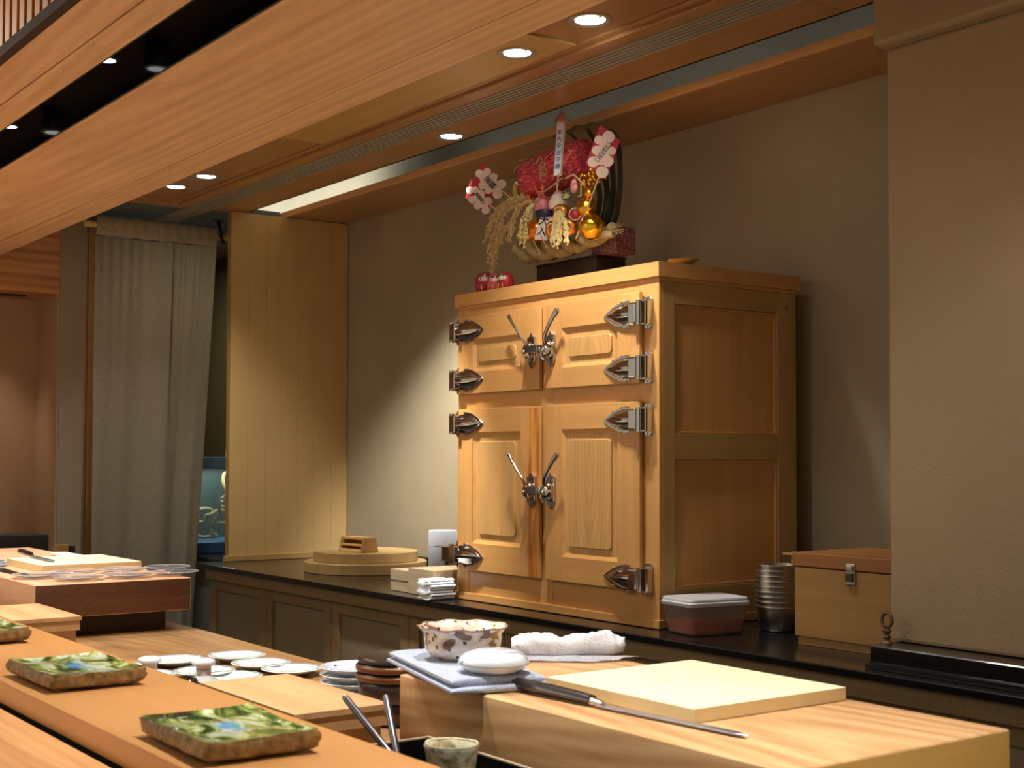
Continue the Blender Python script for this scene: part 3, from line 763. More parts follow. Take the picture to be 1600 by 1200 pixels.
for i in range(15):
    row = []
    for j in range(11):
        u, v = i/14, j/10; x = -2.13+u*.145+.02*v; y = 1.50+u*.175-.05+v*.10
        row.append(bm.verts.new((x, y, .9665+.004*abs(noise.noise(Vector((x*30, y*30, 1))))+(.004 if v > .5 else 0))))
    rows.append(row)
for A, B_ in zip(rows, rows[1:]):
    for j in range(10): bm.faces.new((A[j], A[j+1], B_[j+1], B_[j]))
r_ = bmesh.ops.solidify(bm, geom=bm.faces[:], thickness=.0015)
obj('loose_flap', bm, T_WHITE, wt, angle=80)

# flowered bowl
def flowered():
    m, t, b = nt('flowered_glaze'); N = t.nodes; L = t.links
    tc = N.new('ShaderNodeTexCoord')
    n1 = N.new('ShaderNodeTexNoise'); n1.inputs['Scale'].default_value = 17; n1.inputs['Detail'].default_value = 2; n1.inputs['Distortion'].default_value = 1.2
    L.new(tc.outputs['Object'], n1.inputs['Vector'])
    r1 = N.new('ShaderNodeValToRGB'); el = r1.color_ramp; el.interpolation = 'LINEAR'
    el.elements[0].position = 0; el.elements[0].color = srgb((96, 72, 54)); el.elements[1].position = .70; el.elements[1].color = srgb((222, 200, 136))
    for p, c in ((.425, (120, 92, 70)), (.445, (216, 194, 172)), (.52, (226, 202, 182)), (.60, (236, 226, 212)), (.66, (232, 220, 196))):
        q = el.elements.new(p); q.color = srgb(c)
    L.new(n1.outputs['Fac'], r1.inputs[0])
    # scattered dark dashes
    v = N.new('ShaderNodeTexVoronoi'); v.feature = 'F1'; v.inputs['Scale'].default_value = 75
    mp = N.new('ShaderNodeMapping'); mp.inputs['Scale'].default_value = (1, 1, .55); mp.inputs['Rotation'].default_value = (.5, .3, .2)
    L.new(tc.outputs['Object'], mp.inputs[0]); L.new(mp.outputs[0], v.inputs['Vector'])
    lt = N.new('ShaderNodeMath'); lt.operation = 'LESS_THAN'; lt.inputs[1].default_value = .27; L.new(v.outputs['Distance'], lt.inputs[0])
    n3 = N.new('ShaderNodeTexNoise'); n3.inputs['Scale'].default_value = 22; L.new(tc.outputs['Object'], n3.inputs['Vector'])
    g = N.new('ShaderNodeMath'); g.operation = 'GREATER_THAN'; g.inputs[1].default_value = .46; L.new(n3.outputs['Fac'], g.inputs[0])
    mu = N.new('ShaderNodeMath'); mu.operation = 'MULTIPLY'; L.new(lt.outputs[0], mu.inputs[0]); L.new(g.outputs[0], mu.inputs[1])
    mx = N.new('ShaderNodeMixRGB'); L.new(mu.outputs[0], mx.inputs[0]); L.new(r1.outputs[0], mx.inputs[1]); mx.inputs[2].default_value = srgb((66, 70, 60))
    # white blossoms
    v2 = N.new('ShaderNodeTexVoronoi'); v2.inputs['Scale'].default_value = 22; L.new(tc.outputs['Object'], v2.inputs['Vector'])
    l2 = N.new('ShaderNodeMath'); l2.operation = 'LESS_THAN'; l2.inputs[1].default_value = .18; L.new(v2.outputs['Distance'], l2.inputs[0])
    mx2 = N.new('ShaderNodeMixRGB'); L.new(l2.outputs[0], mx2.inputs[0]); L.new(mx.outputs[0], mx2.inputs[1]); mx2.inputs[2].default_value = srgb((240, 236, 222))
    L.new(mx2.outputs[0], b.inputs['Base Color']); b.inputs['Roughness'].default_value = .22; b.inputs['Coat Weight'].default_value = .5
    return m
fb = thing('flowered_bowl', 'cream bowl with wavy flared rim, brown branches and blossoms on the folded towel', 'bowl', (-2.030, 1.358, .9880), local=True); fb.scale = (.97, .97, .74)
def wob(r, z, a):
    k = max(0, (z-.045)/.035); return (r*(1+.022*k*math.sin(a*11+.5)+.012*k*math.sin(a*3)), z+.0016*k*math.sin(a*9+1))
FB = [(0, .003), (.034, .003), (.038, .0), (.041, .0), (.043, .005), (.060, .013), (.0690, .028), (.0710, .046), (.0720, .062), (.0780, .0750), (.0835, .0800), (.0825, .0820), (.073, .0745), (.0675, .062), (.0660, .040), (.058, .020), (.032, .010), (0, .009)]
bm = BM(); lathe(bm, FB, 64, wob=wob); obj('body', bm, flowered(), fb, angle=60)
bm = BM(); lathe(bm, [(.0812, .0780), (.0842, .0803), (.0832, .0824), (.0805, .0805)], 64, wob=wob, closed=True); obj('rim_line', bm, simple('brown_rim', (118, 88, 78), .3), fb)
# lidded white dish
ld = thing('lidded_dish', 'squat white porcelain lidded dish with blue brush strokes on the towel', 'dish', (-1.868, 1.312, .9880), local=True); ld.scale = (1.05, 1.05, .80)
bm = BM(); lathe(bm, [(0, .0), (.026, 0), (.028, .003), (.044, .008), (.055, .018), (.0565, .0225), (0, .0225)], 48); obj('base', bm, WHITEP, ld)
m, t, b = nt('brushed_porcelain'); tc = t.nodes.new('ShaderNodeTexCoord'); mp = t.nodes.new('ShaderNodeMapping'); mp.inputs['Scale'].default_value = (30, 6, 10); mp.inputs['Rotation'].default_value = (0, 0, .9)
n = t.nodes.new('ShaderNodeTexNoise'); n.inputs['Scale'].default_value = 1.6; n.inputs['Detail'].default_value = 6; n.inputs['Roughness'].default_value = .7
t.links.new(tc.outputs['Object'], mp.inputs[0]); t.links.new(mp.outputs[0], n.inputs['Vector'])
r_ = t.nodes.new('ShaderNodeValToRGB'); e = r_.color_ramp.elements; e[0].position = .54; e[0].color = srgb((226, 234, 240)); e[1].position = .64; e[1].color = srgb((64, 88, 168))
t.links.new(n.outputs['Fac'], r_.inputs[0]); t.links.new(r_.outputs[0], b.inputs['Base Color']); b.inputs['Roughness'].default_value = .1; b.inputs['Coat Weight'].default_value = .5
bm = BM(); lathe(bm, [(0, .0228), (.057, .0228), (.0575, .025), (.054, .035), (.044, .0445), (.026, .0505), (0, .0525)], 48); obj('lid', bm, m, ld, angle=60)
bm = BM(); lathe(bm, [(.0566, .0220), (.0578, .0228), (.0566, .0236)], 48, closed=True); obj('seam', bm, simple('foot_tan', (170, 140, 96), .5), ld)

# ================================================================== GREEN PLATES
def glaze():
    m, t, b = nt('green_glaze'); N = t.nodes; L = t.links
    tc = N.new('ShaderNodeTexCoord'); oi = N.new('ShaderNodeObjectInfo')
    ad = N.new('ShaderNodeVectorMath'); ad.operation = 'MULTIPLY_ADD'; cb = N.new('ShaderNodeCombineXYZ')
    for k in range(3): L.new(oi.outputs['Random'], cb.inputs[k])
    L.new(cb.outputs[0], ad.inputs[0]); ad.inputs[1].default_value = (3, 3, 3); L.new(tc.outputs['Object'], ad.inputs[2])
    mp = N.new('ShaderNodeMapping'); mp.inputs['Scale'].default_value = (1, 2.2, 1); mp.inputs['Rotation'].default_value = (0, 0, .5)
    L.new(ad.outputs[0], mp.inputs[0])
    n = N.new('ShaderNodeTexNoise'); n.inputs['Scale'].default_value = 12; n.inputs['Detail'].default_value = 8; n.inputs['Distortion'].default_value = .9; n.inputs['Roughness'].default_value = .6
    L.new(mp.outputs[0], n.inputs['Vector'])
    r = N.new('ShaderNodeValToRGB'); cr = r.color_ramp
    stops = ((.33, (18, 28, 20)), (.41, (44, 66, 32)), (.46, (96, 124, 58)), (.51, (160, 172, 88)), (.56, (206, 216, 150)), (.61, (234, 240, 222)), (.68, (132, 186, 150)))
    cr.elements[0].position = stops[0][0]; cr.elements[0].color = srgb(stops[0][1]); cr.elements[1].position = stops[-1][0]; cr.elements[1].color = srgb(stops[-1][1])
    for p, c in stops[1:-1]: q = cr.elements.new(p); q.color = srgb(c)
    L.new(n.outputs['Fac'], r.inputs[0])
    # blue pool near the middle
    gr = N.new('ShaderNodeVectorMath'); gr.operation = 'LENGTH'; m2 = N.new('ShaderNodeMapping'); m2.inputs['Location'].default_value = (-.015, -.012, 0); m2.inputs['Scale'].default_value = (16, 32, 0)
    L.new(tc.outputs['Object'], m2.inputs[0]); L.new(m2.outputs[0], gr.inputs[0])
    n2 = N.new('ShaderNodeTexNoise'); n2.inputs['Scale'].default_value = 40; L.new(tc.outputs['Object'], n2.inputs['Vector'])
    su = N.new('ShaderNodeMath'); su.operation = 'MULTIPLY_ADD'; su.inputs[1].default_value = 1.2; L.new(n2.outputs['Fac'], su.inputs[0]); L.new(gr.outputs['Value'], su.inputs[2])
    mr = N.new('ShaderNodeMapRange'); mr.inputs['From Min'].default_value = .75; mr.inputs['From Max'].default_value = 1.25; mr.inputs['To Min'].default_value = 1; mr.inputs['To Max'].default_value = 0
    L.new(su.outputs[0], mr.inputs[0])
    mx = N.new('ShaderNodeMixRGB'); L.new(mr.outputs[0], mx.inputs[0]); L.new(r.outputs[0], mx.inputs[1]); mx.inputs[2].default_value = srgb((96, 176, 226))
    L.new(mx.outputs[0], b.inputs['Base Color']); b.inputs['Roughness'].default_value = .12; b.inputs['Coat Weight'].default_value = .6
    return m
CLAY = simple('rough_clay_edge', (164, 130, 76), .5, bump=1, bscale=90, c2=(88, 68, 32), vscale=60, coat=.2)
GL = glaze()
def plate_mesh(seed):
    nx, ny = 26, 18; hx, hy = .115, .079
    def P(u, v, top):
        x = (u-.5)*2*hx; y = (v-.5)*2*hy
        k = noise.noise(Vector((x*12, y*12, seed)))*.004
        ex = 1+.02*noise.noise(Vector((u*4, v*4, seed+3))); 
        cu = max(abs(u-.5), abs(v-.5))*2
        corner = (abs(u-.5)*2)**2*(abs(v-.5)*2)**2
        dish = -.0045*(1-cu**6)+.0025*corner
        z = .0285+dish+k*.9 if top else .004+.4*k+.001*corner
        return Vector((x*ex, y*ex, z))
    top, body = BM(), BM()
    G = [[top.verts.new(P(i/nx, j/ny, True)) for j in range(ny+1)] for i in range(nx+1)]
    for i in range(nx):
        for j in range(ny): top.faces.new((G[i][j], G[i+1][j], G[i+1][j+1], G[i][j+1]))
    ring = [(i, 0) for i in range(nx)]+[(nx, j) for j in range(ny)]+[(nx-i, ny) for i in range(nx)]+[(0, ny-j) for j in range(ny)]
    rows = []
    for lv in range(7):
        t_ = lv/6; row = []
        for (i, j) in ring:
            a = P(i/nx, j/ny, True); b = P(i/nx, j/ny, False); p = a.lerp(b, t_)
            nrm = Vector((p.x/hx, p.y/hy, 0)); nrm = Vector((nrm.x if abs(nrm.x) > .97 else 0, nrm.y if abs(nrm.y) > .97 else 0, 0))
            p += nrm*(.0022*math.sin(t_*PI)+.0045*noise.noise(Vector((p.x*75, p.y*75, t_*7+seed))))-nrm*(.006 if lv == 6 else 0)
            row.append(body.verts.new(p))
        rows.append(row)
    for A, B_ in zip(rows, rows[1:]):
        n = len(A)
        for i in range(n): body.faces.new((A[i], A[(i+1) % n], B_[(i+1) % n], B_[i]))
    body.faces.new(rows[-1])
    bmesh.ops.recalc_face_normals(body, faces=body.faces)
    return top, body
def gplate(cx, cy, rz, label, seed):
    t = thing('green_plate', label, 'plate', (cx, cy, .960), 'square green glazed plates on the ledge', local=True, rz=rz)
    top, body = plate_mesh(seed)
    obj('glazed_top', top, GL, t, angle=80); obj('clay_body', body, CLAY, t, angle=80)
    for sx in (-1, 1):
        for sy in (-1, 1):
            bm = BM(); cyl(bm, (sx*.085, sy*.052, 0), .010, .006, 12); obj('foot', bm, CLAY, t)
    return t
gplate(-1.728, .776, R(-2), 'square green glazed plate with yellow streaks, nearest the camera', 1.5)
gplate(-2.372, .779, R(1), 'square green glazed plate with bright blue centre, second from the camera', 8.2)
gplate(-3.012, .776, R(0), 'square green glazed plate cut off at the left edge of the photo', 14.7)

# ================================================================== KITCHEN COUNTER ITEMS
def lidbox(label, xr, yb, L_, W_=.185, z0=.80, z1=.92):
    t = thing('lidded_wooden_box', label, 'wooden box', (xr-L_/2, yb-W_/2, z0))
    x0, x1, y0, y1 = xr-L_, xr, yb-W_, yb
    zb = z1-.038
    box('lower_box', W_LIGHTBOX_Y, t, x0+.016, x1-.016, y0+.010, y1-.010, z0, zb, bev=.0015)
    for k in range(3):
        box('finger_joint', W_CASE, t, x1-.024, x1-.0155, y1-.022, y1-.0095, z0+.006+k*.018, z0+.014+k*.018)
    box('lid_rim', W_LIGHTBOX_Y, t, x0+.0035, x1-.0035, y0+.0035, y1-.0035, zb, z1-.0115, bev=.001)
    box('lid_panel', W_LIGHTBOX_X, t, x0, x1, y0, y1, z1-.0112, z1, bev=.001)
    return t
lidbox('pale lidded wooden box with finger joints beside the nearest steel rods', -2.058, 1.227, .395)
lidbox('pale lidded wooden box at the left edge in front of the dark-ended block', -3.640, 1.212, .385)
# white plates on the counter
def wplate(x, y, z, label, proto=None):
    if proto: return dup(proto, (x, y, z), 0, label)
    t = thing('white_plate', label, 'plate', (x, y, z), 'white plates with dark rim line on the brown counter', local=True)
    pr = [(0, .004), (.030, .004), (.034, .0), (.037, .001), (.050, .008), (.074, .0165), (.076, .018), (.0745, .0192), (.064, .0170), (.052, .0125), (.044, .0102), (0, .0095)]
    bm = BM(); lathe(bm, pr, 56); obj('body', bm, CELADON, t, angle=60)
    bm = BM(); lathe(bm, [(.0692, .0186), (.0700, .0192), (.0708, .0189)], 56); obj('rim_line', bm, simple('rim_line', (96, 104, 84), .3), t)
    return t
PLATES = [(-3.400, 1.550, 'white plate farthest back on the brown counter'), (-3.240, 1.543, 'white plate second in the back row of the group'), (-3.110, 1.565, 'white plate nearest the pale saucer stack'),
          (-3.200, 1.372, 'white plate between the right soy cruet and the back row'), (-3.085, 1.390, 'white plate right of the right soy cruet, nearest the pale box'), (-3.420, 1.385, 'white plate behind the left soy cruet'),
          (-3.380, 1.225, 'white plate partly behind the left soy cruet, touching the ledge'), (-3.228, 1.228, 'white plate low behind the ledge left of the cruets')]
pp = None
for x, y, lb in PLATES:
    q = wplate(x, y, .80, lb, pp); pp = pp or q
# soy cruets
def cruet(x, y, label):
    t = thing('soy_cruet', label, 'cruet', (x, y, .80), 'white soy cruets with flower caps', local=True); t.scale = (1.30, 1.30, .84)
    bm = BM(); lathe(bm, [(0, 0), (.026, 0), (.030, .003), (.033, .018), (.030, .032), (.020, .042), (.014, .050), (0, .050)], 36); obj('body', bm, WHITEP, t)
    bm = BM(); lathe(bm, [(0, .0495), (.0135, .0495), (.0135, .080), (0, .080)], 28); obj('neck', bm, simple('cruet_neck', (214, 212, 214), .25), t)
    bm = BM(); lathe(bm, [(.0137, .0665), (.0141, .0672), (.0137, .0679)], 28); obj('ring', bm, simple('brown_line', (110, 84, 66), .4), t)
    bm = BM(); lathe(bm, [(.012, .079), (.019, .0785), (.021, .084), (.018, .092), (.008, .097), (0, .0975)], 40, wob=lambda r, z, a: (r*(1+.07*math.sin(5*a)), z)); obj('flower_cap', bm, WHITEP, t)
    bm = BM(); tube(bm, curve([(.016, -.016, .030), (.026, -.026, .038), (.032, -.032, .050)], 4), [.006, .005, .004][0], 10); obj('spout', bm, simple('cruet_spout', (60, 60, 62), .2, .8), t)
    return t
cruet(-2.990, 1.280, 'white soy cruet with flower cap and brown ring, right one of two')
cruet(-3.092, 1.190, 'white soy cruet with flower cap peeking over the ledge, left one of two')
# saucers with blue marks
def saucer(z, label, proto=None):
    if proto: return dup(proto, (-2.655, 1.497, z), 0, label)
    t = thing('blue_marked_saucer', label, 'saucer', (-2.655, 1.497, z), 'stack of blue-marked saucers', local=True)
    pr = [(0, .003), (.034, .003), (.038, 0), (.041, .001), (.060, .010), (.080, .020), (.082, .0215), (.0805, .0225), (.066, .0165), (.050, .0105), (0, .0085)]
    bm = BM(); lathe(bm, pr, 56); obj('body', bm, simple('pale_blue_porcelain', (214, 220, 230), .12, coat=.5), t, angle=60)
    bm = BM(); lathe(bm, [(.0800, .0222), (.0815, .0232), (.0825, .0222)], 56); obj('rim', bm, WHITEP, t)
    for k in range(6):
        a = k*PI/3+.4; bm = BM(); c = Vector((.064*math.cos(a), .064*math.sin(a), .0172))
        tube(bm, [c+Vector((-.007, 0, .0002)), c+Vector((-.002, .004, .0006)), c+Vector((.003, -.002, .0006)), c+Vector((.008, .002, .0008))], .0009, 6)
        obj('blue_mark', bm, simple('cobalt', (40, 54, 130), .2), t)
    return t
sp = saucer(.8640, 'top saucer of the pale blue-marked stack')
for k, lb in ((1, 'second saucer from the top of the blue-marked stack'), (2, 'third saucer from the top of the blue-marked stack'), (3, 'fourth saucer from the top of the blue-marked stack'), (4, 'bottom saucer of the blue-marked stack')):
    saucer(.8640-.0158*k, lb, sp)
# lacquer stack: round boxes
LQ = simple('brown_lacquer', (58, 44, 36), .3, coat=.4, var=.1)
LQR = simple('copper_lacquer', (122, 74, 44), .28, .3)
def lacq(z, h, rr, label, ring=True, lid=False):
    t = thing('lacquer_box', label, 'lacquer box', (-2.440, 1.470, z), 'stacked round lacquer boxes', local=True)
    bm = BM(); lathe(bm, [(0, 0), (rr-.004, 0), (rr, .004), (rr, h-.004), (rr-.003, h), (0, h+(.003 if lid else 0))], 56); obj('body', bm, LQ, t)
    if ring:
        bm = BM(); lathe(bm, [(rr+.0005, h*.20), (rr+.003, h*.35), (rr+.003, h*.75), (rr+.0005, h*.88)], 56); obj('copper_band', bm, LQR, t)
    return t
lacq(.801, .046, .066, 'bottom round dark lacquer box of the stack', False)
lacq(.8475, .040, .080, 'second round dark lacquer box from the bottom of the stack', False)
lacq(.888, .017, .083, 'lower thin lacquer tray with copper band in the stack')
lacq(.9055, .018, .083, 'upper thin lacquer tray with copper band in the stack')
lacq(.924, .013, .082, 'dark lacquer lid on top of the round stack', False, True)
# black tray with pale rim
tr = thing('black_tray', 'deep black rectangular tray with pale rim in front of the chopping blocks', 'tray', (-1.45, 1.11, .801))
TB = simple('tray_black', (16, 15, 16), .35)
TX0, TX1, TY0, TY1 = -1.945, -1.02, 1.00, 1.235
box('bottom', TB, tr, TX0, TX1, TY0, TY1, .801, .806)
box('side', TB, tr, TX0, TX1, TY1-.004, TY1, .806, .878); box('side', TB, tr, TX0, TX1, TY0, TY0+.004, .806, .878)
box('end', TB, tr, TX0, TX0+.004, TY0+.004, TY1-.004, .806, .878); box('end', TB, tr, TX1-.004, TX1, TY0+.004, TY1-.004, .806, .878)
RM = simple('tray_rim', (176, 156, 128), .4)
box('rim', RM, tr, TX0-.002, TX1+.002, TY1-.005, TY1+.001, .8782, .8815, bev=.001); box('rim', RM, tr, TX0-.002, TX1+.002, TY0-.001, TY0+.005, .8782, .8815, bev=.001)
box('rim', RM, tr, TX0-.002, TX0+.004, TY0+.005, TY1-.005, .8782, .8815, bev=.001); box('rim', RM, tr, TX1-.004, TX1+.002, TY0+.005, TY1-.005, .8782, .8815, bev=.001)
# ceramic cup in the tray
cp = thing('ceramic_cup', 'rough speckled cream and green ceramic cup standing in the black tray', 'cup', (-1.672, 1.100, .8065), local=True); cp.scale = (1.12, 1.12, 1.0)
def wc(r, z, a): return (r*(1+.05*math.sin(2*a+.6)+.03*math.sin(3*a)+.02*math.sin(5*a+z*60)), z+(.0008*math.sin(2*a) if z > .1 else 0))
bm = BM(); lathe(bm, [(0, .002), (.026, 0), (.031, .004), (.030, .03), (.0285, .06), (.030, .095), (.0335, .118), (.0345, .1225), (.0330, .1255), (.0300, .1235), (.0275, .10), (.026, .05), (0, .03)], 48, wob=wc)
for v in bm.verts: v.co += Vector((1, 1, 0))*.0012*noise.noise(v.co*90)
m, t, b = nt('speckled_cup'); tc = t.nodes.new('ShaderNodeTexCoord'); n = t.nodes.new('ShaderNodeTexNoise'); n.inputs['Scale'].default_value = 45; n.inputs['Detail'].default_value = 6
t.links.new(tc.outputs['Object'], n.inputs['Vector']); r_ = t.nodes.new('ShaderNodeValToRGB'); cr = r_.color_ramp
cr.elements[0].position = .34; cr.elements[0].color = srgb((92, 80, 54)); cr.elements[1].position = .68; cr.elements[1].color = srgb((130, 150, 128))
q = cr.elements.new(.45); q.color = srgb((168, 152, 112)); q = cr.elements.new(.56); q.color = srgb((214, 208, 178))
t.links.new(n.outputs['Fac'], r_.inputs[0]); t.links.new(r_.outputs[0], b.inputs['Base Color']); b.inputs['Roughness'].default_value = .35
obj('body', bm, m, cp, angle=60)
bm = BM(); lathe(bm, [(.0318, .1240), (.0342, .1252), (.0336, .1270), (.0312, .1262)], 48, wob=wc, closed=True); obj('rim', bm, simple('cup_rim', (216, 206, 168), .35), cp)
# steel rods leaning in the tray
RD = simple('dark_steel_rod', (112, 108, 112), .3, .9)
for (a, b_), lb in ((((-1.8215, 1.005, .988), (-1.60, 1.045, .84)), 'dull steel rod leaning in the tray, left one of two'), (((-1.835, 1.085, .979), (-1.715, 1.050, .84)), 'dull steel rod leaning in the tray, right one of two')):
    a, b_ = Vector(a), Vector(b_); bm = BM()
    tube(bm, [a, a.lerp(b_, .02), a.lerp(b_, .5), b_], [.0042, .0055, .0055, .0050], 14)
    tag(obj('steel_rod', bm, RD), lb, 'rod', 'steel rods in the black tray')

# clear glass plates on the left block
GLASS = simple('clear_glass', (246, 248, 250), .04, trans=.92, spec=.6)
GP = [(-4.34, 1.300, 'clear glass plate nearest the dark blade tip, front row'), (-4.200, 1.385, 'clear glass plate at the dark end of the block, front one'), (-4.390, 1.436, 'clear glass plate against the near corner of the far cutting board'),
      (-4.195, 1.540, 'clear glass plate at the dark end of the block, middle one'), (-4.385, 1.592, 'clear glass plate beside the far cutting board, middle one'), (-4.200, 1.697, 'rightmost clear glass plate overhanging the back of the block end'),
      (-4.392, 1.749, 'clear glass plate at the back corner beside the far cutting board')]
gp0 = None
for x, y, lb in GP:
    if gp0 is None:
        gp0 = thing('glass_plate', lb, 'glass plate', (x, y, .9655), 'clear glass plates on the dark-ended block', local=True)
        bm = BM(); lathe(bm, [(0, .001), (.037, .001), (.044, .003), (.069, .0095), (.075, .0112), (.0745, .0126), (.067, .0112), (.042, .0048), (0, .0033)], 40, wob=lambda r, z, a: (r*(1+.015*math.sin(a*6)), z)); obj('body', bm, GLASS, gp0, angle=60)
        bm = BM(); lathe(bm, [(.0740, .0111), (.0756, .0120), (.0745, .0133), (.0730, .0123)], 40, closed=True); obj('rim', bm, simple('glass_rim', (240, 240, 244), .08, trans=.4), gp0)
    else: dup(gp0, (x, y, .9655), random.random(), lb)

# ================================================================== FAR LEFT ITEMS
fl = thing('small_timber_case', 'tiny orange timber stand beside the black box at far left', 'stand', (-5.88, 1.865, .80))
box('post', W_CASE, fl, -5.90, -5.86, 1.84, 1.89, .80, .965); box('cap', BLACKMAT, fl, -5.885, -5.85, 1.895, 1.915, .80, .96)
bm = BM(); bx(bm, -6.10, -5.93, 1.45, 1.826, .93, 1.008, bev=.002)
o = obj('black_box', bm, BLACKMAT); tag(o, 'plain black box behind the far left cutting board', 'box')
bm = BM(); bx(bm, -6.30, -5.92, 1.20, 1.835, .86, .929, bev=.002); bx(bm, -6.25, -5.95, 1.25, 1.7, .80, .86)
tag(obj('timber_shelf', bm, wood('rosy_board', (190, 150, 130), (160, 118, 96), 'Y', freq=20)), 'low rosy timber shelf carrying the black box at far left', 'shelf')
bm = BM(); lathe(bm, [(0, 0), (.022, 0), (.034, .02), (.040, .05), (.034, .060), (.0, .062)], 28, (-5.02, 1.29, .9955)); tag(obj('white_dish', bm, WHITEP), 'white rounded dish on the grey-blue towel at the left edge', 'dish')
bm = BM(); bx(bm, -5.30, -5.08, 1.64, 1.70, .9655, .976, bev=.003)
for v in bm.verts: v.co.z += .003*noise.noise(v.co*25)
tag(obj('white_cloth', bm, T_WHITE), 'thin white folded cloth lying beyond the far left cutting board', 'cloth')

# curtain (noren) of two linen widths on a timber rod
cu = thing('linen_curtain', 'grey-beige linen split curtain hanging in the passage doorway', 'curtain', (-6.35, 2.45, .35))
LN = simple('linen', (172, 160, 138), .9, bump=.3, bscale=350, c2=(158, 148, 128), vscale=90)
def cloth(y0, y1, yb0, yb1, z0, z1, amp, ph, name):
    bm = BM(); ny, nz = 60, 46; rows = []
    for i in range(ny+1):
        u = i/ny; row = []
        for j in range(nz+1):
            v = j/nz; z = z1+(z0-z1)*v
            y = (y0+(y1-y0)*u)*(1-v)+(yb0+(yb1-yb0)*u)*v
            a = amp*(.35+.9*v)
            x = -6.35+a*math.sin(u*7+ph+v*1.1)+a*.35*math.sin(u*15+ph*2+v*1.7)*(.6+.4*v)+.0035*math.sin(u*48)*(1-v)**6
            row.append(bm.verts.new((x, y, z)))
        rows.append(row)
    for A, B_ in zip(rows, rows[1:]):
        for j in range(nz): bm.faces.new((A[j], B_[j], B_[j+1], A[j+1]))
    bmesh.ops.solidify(bm, geom=bm.faces[:], thickness=.002)
    return obj(name, bm, LN, cu, angle=80)
cloth(2.152, 2.545, 2.140, 2.500, .35, 2.385, .024, .4, 'left_width')
cloth(2.540, 2.765, 2.470, 2.650, .35, 2.385, .020, 2.1, 'right_width')
bm = BM(); ny = 80; rows = []
for i in range(ny+1):
    u = i/ny; y = 2.155+u*.606; row = []
    for k in range(12):
        a = 2*PI*k/12; row.append(bm.verts.new((-6.35+(.018+.0025*math.sin(u*70+math.sin(k)))*math.cos(a), y, 2.438+.050*math.sin(a)+.002*math.sin(u*43))))
    rows.append(row)
for A, B_ in zip(rows, rows[1:]):
    for k in range(12): bm.faces.new((A[k], A[(k+1) % 12], B_[(k+1) % 12], B_[k]))
bmesh.ops.recalc_face_normals(bm, faces=bm.faces)
obj('heading', bm, LN, cu, angle=80)
rd = thing('curtain_rod', 'short timber rod end on black hook bracket right of the curtain', 'rod', (-6.35, 2.5, 2.43))
bm = BM(); v = cyl(bm, (0, 0, 0), .016, .75, 20); rot(v, R(-90), 'X'); xf(v, Matrix.Translation((-6.35, 2.10, 2.44))); obj('pole', bm, W_DOWEL, rd)
bm = BM(); bx(bm, -6.358, -6.342, 2.768, 2.784, 2.475, 2.522); bx(bm, -6.365, -6.335, 2.755, 2.795, 2.518, 2.523)
tube(bm, curve([(-6.33, 2.775, 2.478), (-6.322, 2.775, 2.452), (-6.326, 2.782, 2.425), (-6.345, 2.80, 2.412)], 5), .009, 8); obj('bracket', bm, BLACKMAT, rd)
# fish tank in the passage
aq = thing('fish_tank', 'glass fish tank with blue frame and brown weed behind the curtain', 'fish tank', (-6.85, 3.05, .851))
BF = simple('blue_frame', (96, 138, 178), .4); 
box('base_frame', simple('deep_blue_frame', (44, 78, 116), .4), aq, -7.25, -6.56, 2.74, 3.26, .851, .905, bev=.003)
box('top_frame', BF, aq, -7.25, -6.56, 2.74, 3.26, 1.285, 1.338, bev=.003)
box('glass_front', simple('tank_glass', (200, 224, 228), .05, trans=.9), aq, -6.572, -6.566, 2.75, 3.25, .905, 1.285)
box('glass_side', simple('tank_glass', (200, 224, 228), .05, trans=.9), aq, -7.24, -6.572, 2.75, 2.756, .905, 1.285)
box('tank_back', simple('tank_dark', (44, 58, 52), .5, var=.5, vscale=9), aq, -7.24, -7.0, 2.757, 3.25, .905, 1.28)
bm = BM(); random.seed(11)
for k in range(16):
    p = Vector((-6.62-random.random()*.25, 2.80+random.random()*.38, .92+random.random()*.22)); path = [p]
    d = Vector((random.uniform(-.3, .3), random.uniform(-1, 1), random.uniform(-.2, 1))).normalized()
    for s in range(6):
        d = (d+Vector((random.uniform(-.3, .3), random.uniform(-.8, .8), random.uniform(-.7, .7)))).normalized(); q = path[-1]+d*.035
        q.x = min(max(q.x, -6.95), -6.585); q.z = min(max(q.z, .915), 1.26); q.y = min(max(q.y, 2.77), 3.23); path.append(q)
    tube(bm, curve(path, 3), .009, 7)
obj('weed', bm, simple('weed_brown', (186, 158, 98), .5, c2=(110, 88, 48), vscale=30), aq, kind='stuff')
bm = BM(); lathe(bm, [(0, 0), (.03, 0), (.03, .03), (.024, .035), (.034, .045), (0, .05)], 20, (-6.72, 3.02, 1.3385)); tag(obj('glass_jar', bm, simple('jar_glass', (220, 228, 226), .1, trans=.5)), 'small clear jar standing on the blue-framed fish tank', 'jar')

